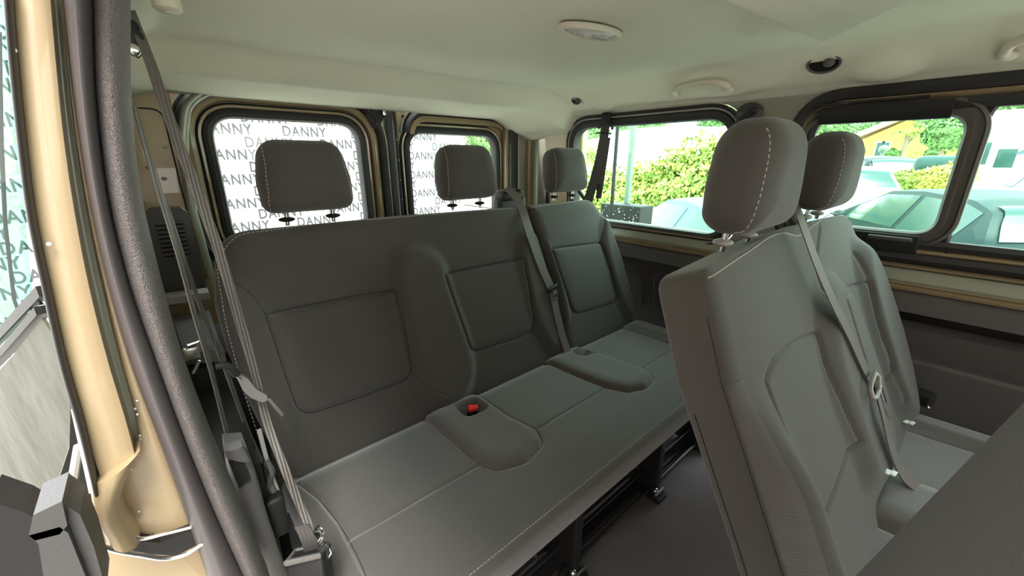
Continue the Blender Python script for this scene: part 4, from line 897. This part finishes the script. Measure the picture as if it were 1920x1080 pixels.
# motorhome
mh = thing('white_motorhome', (15, -2.6, GZ), 'large white motorhome filling the right-hand window', 'motorhome')
b = MB(); b.box((16.2, -2.75, .95), (2.3, 6.4, 2.75), None, .12); b.out('body', 'white', mh)
b = MB()
for (u, v, w_, h_) in ((1839, 288, .26, .50), (1885, 297, .30, .42)):
    p = at(u, v, x=15.04); b.box((15.04, p[1], p[2]), (.03, w_, h_), None, .03)
b.out('window', 'carglass', mh)
b = MB(); b.ribbon(spline([at(1882, 346, x=15.03), at(1896, 350, x=15.03), at(1912, 340, x=15.03), at(1935, 318, x=15.03)], 24), (0, .1, 1), np.linspace(.02, .09, 24), .02); b.ribbon([at(1904, 289, x=15.03), at(1914, 286, x=15.03), at(1930, 280, x=15.03)], (0, 0, 1), [.02, .10, .12], .02); b.out('swoosh', 'silverblue', mh)
for y in (-1.2, -4.6):
    b = MB(); b.tube([(15.1, y, GZ+.36), (15.35, y, GZ+.36)], .36, 24); b.out('wheel', 'tyre', mh)
b = MB(); b.box((15.2, .9, .25), (1.8, 1.3, 1.1), None, .25); b.out('cab', 'white', mh); b = MB(); b.box((14.9, .75, 1.05), (.9, .9, .55), None, .15); b.out('cab_window', 'carglass', mh)

# planting
def leaves(b, c, r3, n, size, rng, shell=.55):
    c = np.array(c); r3 = np.array(r3); d = rng.normal(size=(n, 3)); d /= np.linalg.norm(d, axis=1)[:, None]; rad = shell+(1-shell)*rng.random(n)**.4
    lump = 1+.16*np.sin(5*d[:, 0]+c[0])*np.cos(4*d[:, 1]+c[1])+.10*np.sin(9*d[:, 2]+7*d[:, 0]); p = c+d*r3*(rad*lump)[:, None]; k = len(b.V)
    a = rng.normal(size=(n, 3)); a /= np.linalg.norm(a, axis=1)[:, None]; q = np.cross(a, d+.01); q /= np.linalg.norm(q, axis=1)[:, None]+1e-9; s = size*(.6+.8*rng.random(n))[:, None]
    Vs = np.stack([p-a*s*.5, p+q*s*.28, p+a*s*.5, p-q*s*.28], 1).reshape(-1, 3); b.V += [tuple(v) for v in Vs]; b.F += [(k+4*i, k+4*i+1, k+4*i+2, k+4*i+3) for i in range(n)]
rng = np.random.default_rng(3)
def shrub(name, c, r3, n, size, label, cat, group, m='leaf', m2=None):
    t = thing(name, (c[0], c[1], c[2]-r3[2]), label, cat, group)
    b = MB(); leaves(b, c, r3, n, size, rng); b.out('foliage', m, t, False)
    if m2: b = MB(); leaves(b, np.array(c)+[0, 0, .05], np.array(r3)*1.02, n//3, size, rng, .85); b.out('pale_foliage', m2, t, False)
    b = MB(); b.tube([(c[0], c[1], GZ), (c[0], c[1], c[2])], [.05+.04*r3[0], .03], 8); b.out('stem', 'bark', t); return t
HG = 'hedge bushes behind the silver-blue car'
for (u, vt, x, lb, m2) in ((1105, 318, 9.2, 'green bush at the left end of the hedge, behind the belt', 'leafy'), (1170, 322, 9.0, 'low yellow-green hedge bush right of the fence posts', 'leafy'), (1235, 312, 9.0, 'pale flowering hedge bush over the roof of the silver-blue car', 'leafy'), (1300, 288, 8.8, 'taller green hedge bush in the middle of the rear side window', 'leafy'), (1365, 250, 8.6, 'tallest bright hedge bush beside the nearest headrest', 'leafy'), (1430, 250, 8.6, 'hedge bush hidden behind the nearest headrest', 'leafy')):
    p = at(u, vt, x=x); H_ = p[2]-GZ; shrub('hedge_bush', (x, p[1], GZ+H_/2), (.8, 1.15, H_/2), 5200, .11, lb, 'bush', HG, 'leaf', m2)
# bank rising behind
xs = np.linspace(9.5, 120, 40); ys = np.linspace(-40, 110, 60); V = []; 
for x in xs:
    for y in ys: V.append((x, y, GZ+.05+min(1, max(0, (x-9.5)/60))*(3.0+5*min(1, max(0, (y-9)/12)))+.25*math.sin(x*.7+y*.3)*min(1, (x-9.5)/5)))
S(obj('ground_bank', V, [(i*60+j, i*60+j+1, (i+1)*60+j+1, (i+1)*60+j) for i in range(39) for j in range(59)], 'gravel'))
def bank(x, y=0): return GZ+.05+min(1, (x-9.5)/60)*(3.0+5*min(1, max(0, (y-9)/12)))
# yellow house
hs = thing('yellow_house', (44, 5, bank(44)), 'yellow house with a pale gabled roof up the bank', 'house')
def HP(u, v, x=44): return at(u, v, x=x)
ev = HP(1600, 268)[2]; yl, yr_ = HP(1585, 270)[1], -1.5; b = MB(); b.box((47, (yl-.6+yr_)/2, (ev+bank(40)-1.5)/2), (6, yl-.6-yr_, ev-bank(40)+1.5)); b.out('wall', 'yellow', hs, False)
ym = HP(1705, 230)[1]; zp = HP(1705, 218)[2]
b = MB(); b.prism([(43.2, yl+.3, ev-.05), (43.2, ym, zp), (43.2, 2*ym-yl-.3, ev-.05), (43.2, 2*ym-yl-.3, ev+.22), (43.2, ym, zp+.35), (43.2, yl+.3, ev+.22)], (8, 0, 0)); b.out('roof', 'roofc', hs, False)
b = MB(); b.prism([(44.0, yl-.6, ev), (44.0, ym, zp-.2), (44.0, 2*ym-yl+.6, ev)], (.3, 0, 0)); b.out('gable', 'yellow', hs, False)
for u in (1648, 1659):
    p = HP(u, 280, 43.95); b = MB(); b.box(p, (.06, .55, 1.2)); wf = b.out('window', 'wallw', hs, False); b = MB(); b.box(p-np.array([.04, 0, 0]), (.03, .38, 1.0)); b.out('pane', 'carglass', wf, False)
b = MB(); p0 = HP(1600, 308, 42); b.box((42, (yl+yr_)/2, p0[2]-.2), (.2, yl-yr_+4, .9)); b.out('terrace_wall', 'wallw', hs, False)
# palm
pm = thing('palm_tree', (30, HP(1702, 300, 30)[1], bank(30)), 'spiky palm tree in front of the yellow house', 'tree', 'trees beyond the car park')
cp_ = HP(1702, 255, 30); b = MB(); b.tube([(30, cp_[1], bank(30)-1), (30, cp_[1], cp_[2])], [.15, .10], 12); b.tube([(30, cp_[1], cp_[2]-.5), (30.1, cp_[1]-.3, cp_[2]+.05)], .07, 8); b.out('trunk', 'bark', pm)
b = MB()
for hx in ((0, 0, 0), (.1, -.32, .1), (-.05, .3, .15)):
    for k in range(48):
        d = rng.normal(size=3); d /= np.linalg.norm(d); d[2] = abs(d[2])*.8+.05; L = .48+.2*rng.random(); c0 = cp_+np.array(hx); pts = [c0+d*L*s_+np.array([0, 0, -.55*s_*s_*L]) for s_ in np.linspace(0, 1, 6)]
        sd = np.cross(d, (0, 0, 1)); b.ribbon(pts, sd+1e-3, [.03, .05, .055, .045, .03, .008], .006)
b.out('frond', 'leaf', pm)
TG = 'trees beyond the car park'
def treeat(u, v, x, r, lb, n=3500, m='leafd', sz=.22):
    p = HP(u, v, x); t = thing('leafy_tree', (x, p[1], bank(x, p[1])), lb, 'tree', TG); b = MB(); leaves(b, p, (r, r, r*.8), n, sz, rng); leaves(b, p+np.array([0, -r*.5, -.2*r]), (r*.6, r*.6, r*.5), n//3, sz, rng); b.out('foliage', m, t, False)
    b = MB(); b.tube([(x, p[1], bank(x, p[1])-1), (x, p[1], p[2])], [.05*r+.08, .06], 8); b.out('trunk', 'bark', t)
treeat(1775, 252, 26, .72, 'rounded green tree right of the palm')
treeat(1615, 236, 60, 2.2, 'green tree behind the left end of the yellow house')
treeat(1532, 240, 50, 2.5, 'green tree at the left edge of the sliding window')
treeat(1200, 238, 58, 3.8, 'dark green tree at the top of the rear side window', m='leafd', sz=.4)
treeat(1105, 262, 42, 2.4, 'green tree low on the skyline left of the rear side window posts', sz=.4)
treeat(1350, 222, 54, 2.4, 'green tree touching the top right of the rear side window', sz=.35)
treeat(1090, 300, 22, 1.4, 'small pale tree at the left edge of the rear side window', m='leaf', sz=.16)
treeat(1860, 196, 34, 3.0, 'green tree showing above the white motorhome', sz=.3)
treeat(905, 265, 12, .8, 'small tree visible right of the lettered banner', m='leafd', sz=.12)
BG = 'bushes along the bank'
for i, (u, v, x, r, m, lb) in enumerate(((1600, 340, 13, .34, 'leaf', 'green bush just right of the far headrest'), (1640, 340, 13, .30, 'leafy', 'yellow-green bush left of the bank lamp post'), (1700, 338, 14, .34, 'leaf', 'green bush right of the bank lamp post'), (1745, 335, 14, .34, 'leafy', 'yellow bush over the dark hatchback'), (1785, 330, 14, .42, 'leafy', 'large yellow bush by the edge of the sliding pane'), (1608, 285, 30, .32, 'leafd', 'clipped bush below the left of the yellow house'), (1672, 288, 30, .30, 'leafd', 'clipped bush below the windows of the yellow house'), (1722, 296, 28, .32, 'leafy', 'low bush beside the palm trunk'), (1752, 288, 28, .34, 'leafd', 'low dark bush right of the palm'))):
    p = HP(u, v, x); shrub('bank_bush', p, (r, r, r*.7), 1800, .09 if x < 20 else .16, lb, 'bush', BG, m)
p = HP(1655, 285, 20); b = MB(); b.tube([(20, p[1], bank(20)-.3), (20, p[1], p[2])], .05, 8); b.ball((20, p[1], p[2]+.1), .14); tag(b.out('bank_lamp_post', 'post'), 'short green lamp post on the bank under the yellow house', 'lamp post')
# pale houses on the hillside seen through the rear side window
for i, (u, v, x, w_, h_, lb) in enumerate(((1255, 262, 52, 9, 2.2, 'long white building high on the hillside'), (1195, 285, 44, 4, 1.5, 'small white building below the dark tree on the hillside'), (1325, 250, 60, 9, 2.0, 'white building nearest the headrest on the hillside'), (1230, 300, 40, 4, 1.2, 'low pale shed midway down the hillside'), (1130, 285, 52, 5, 2.0, 'white building at the left of the hillside'))):
    p = HP(u, v, x); t = thing('hillside_building', (x, p[1], bank(x)), lb, 'building', 'white buildings on the hillside'); b = MB(); b.box((x+2, p[1], p[2]-1), (4, w_, h_+2)); b.out('wall', 'wallw', t, False)
    b = MB(); b.prism([(x-.3, p[1]-w_/2-.3, p[2]+h_/2), (x+2, p[1]-w_/2-.3, p[2]+h_/2+.7), (x+4.3, p[1]-w_/2-.3, p[2]+h_/2)], (0, w_+.6, 0)); b.out('roof', 'roofc', t, False)
    for q in (-.3, 0, .3): b = MB(); b.box((x-.02, p[1]+q*w_, p[2]), (.06, .8, .7)); b.out('window', 'carglass', t, False)
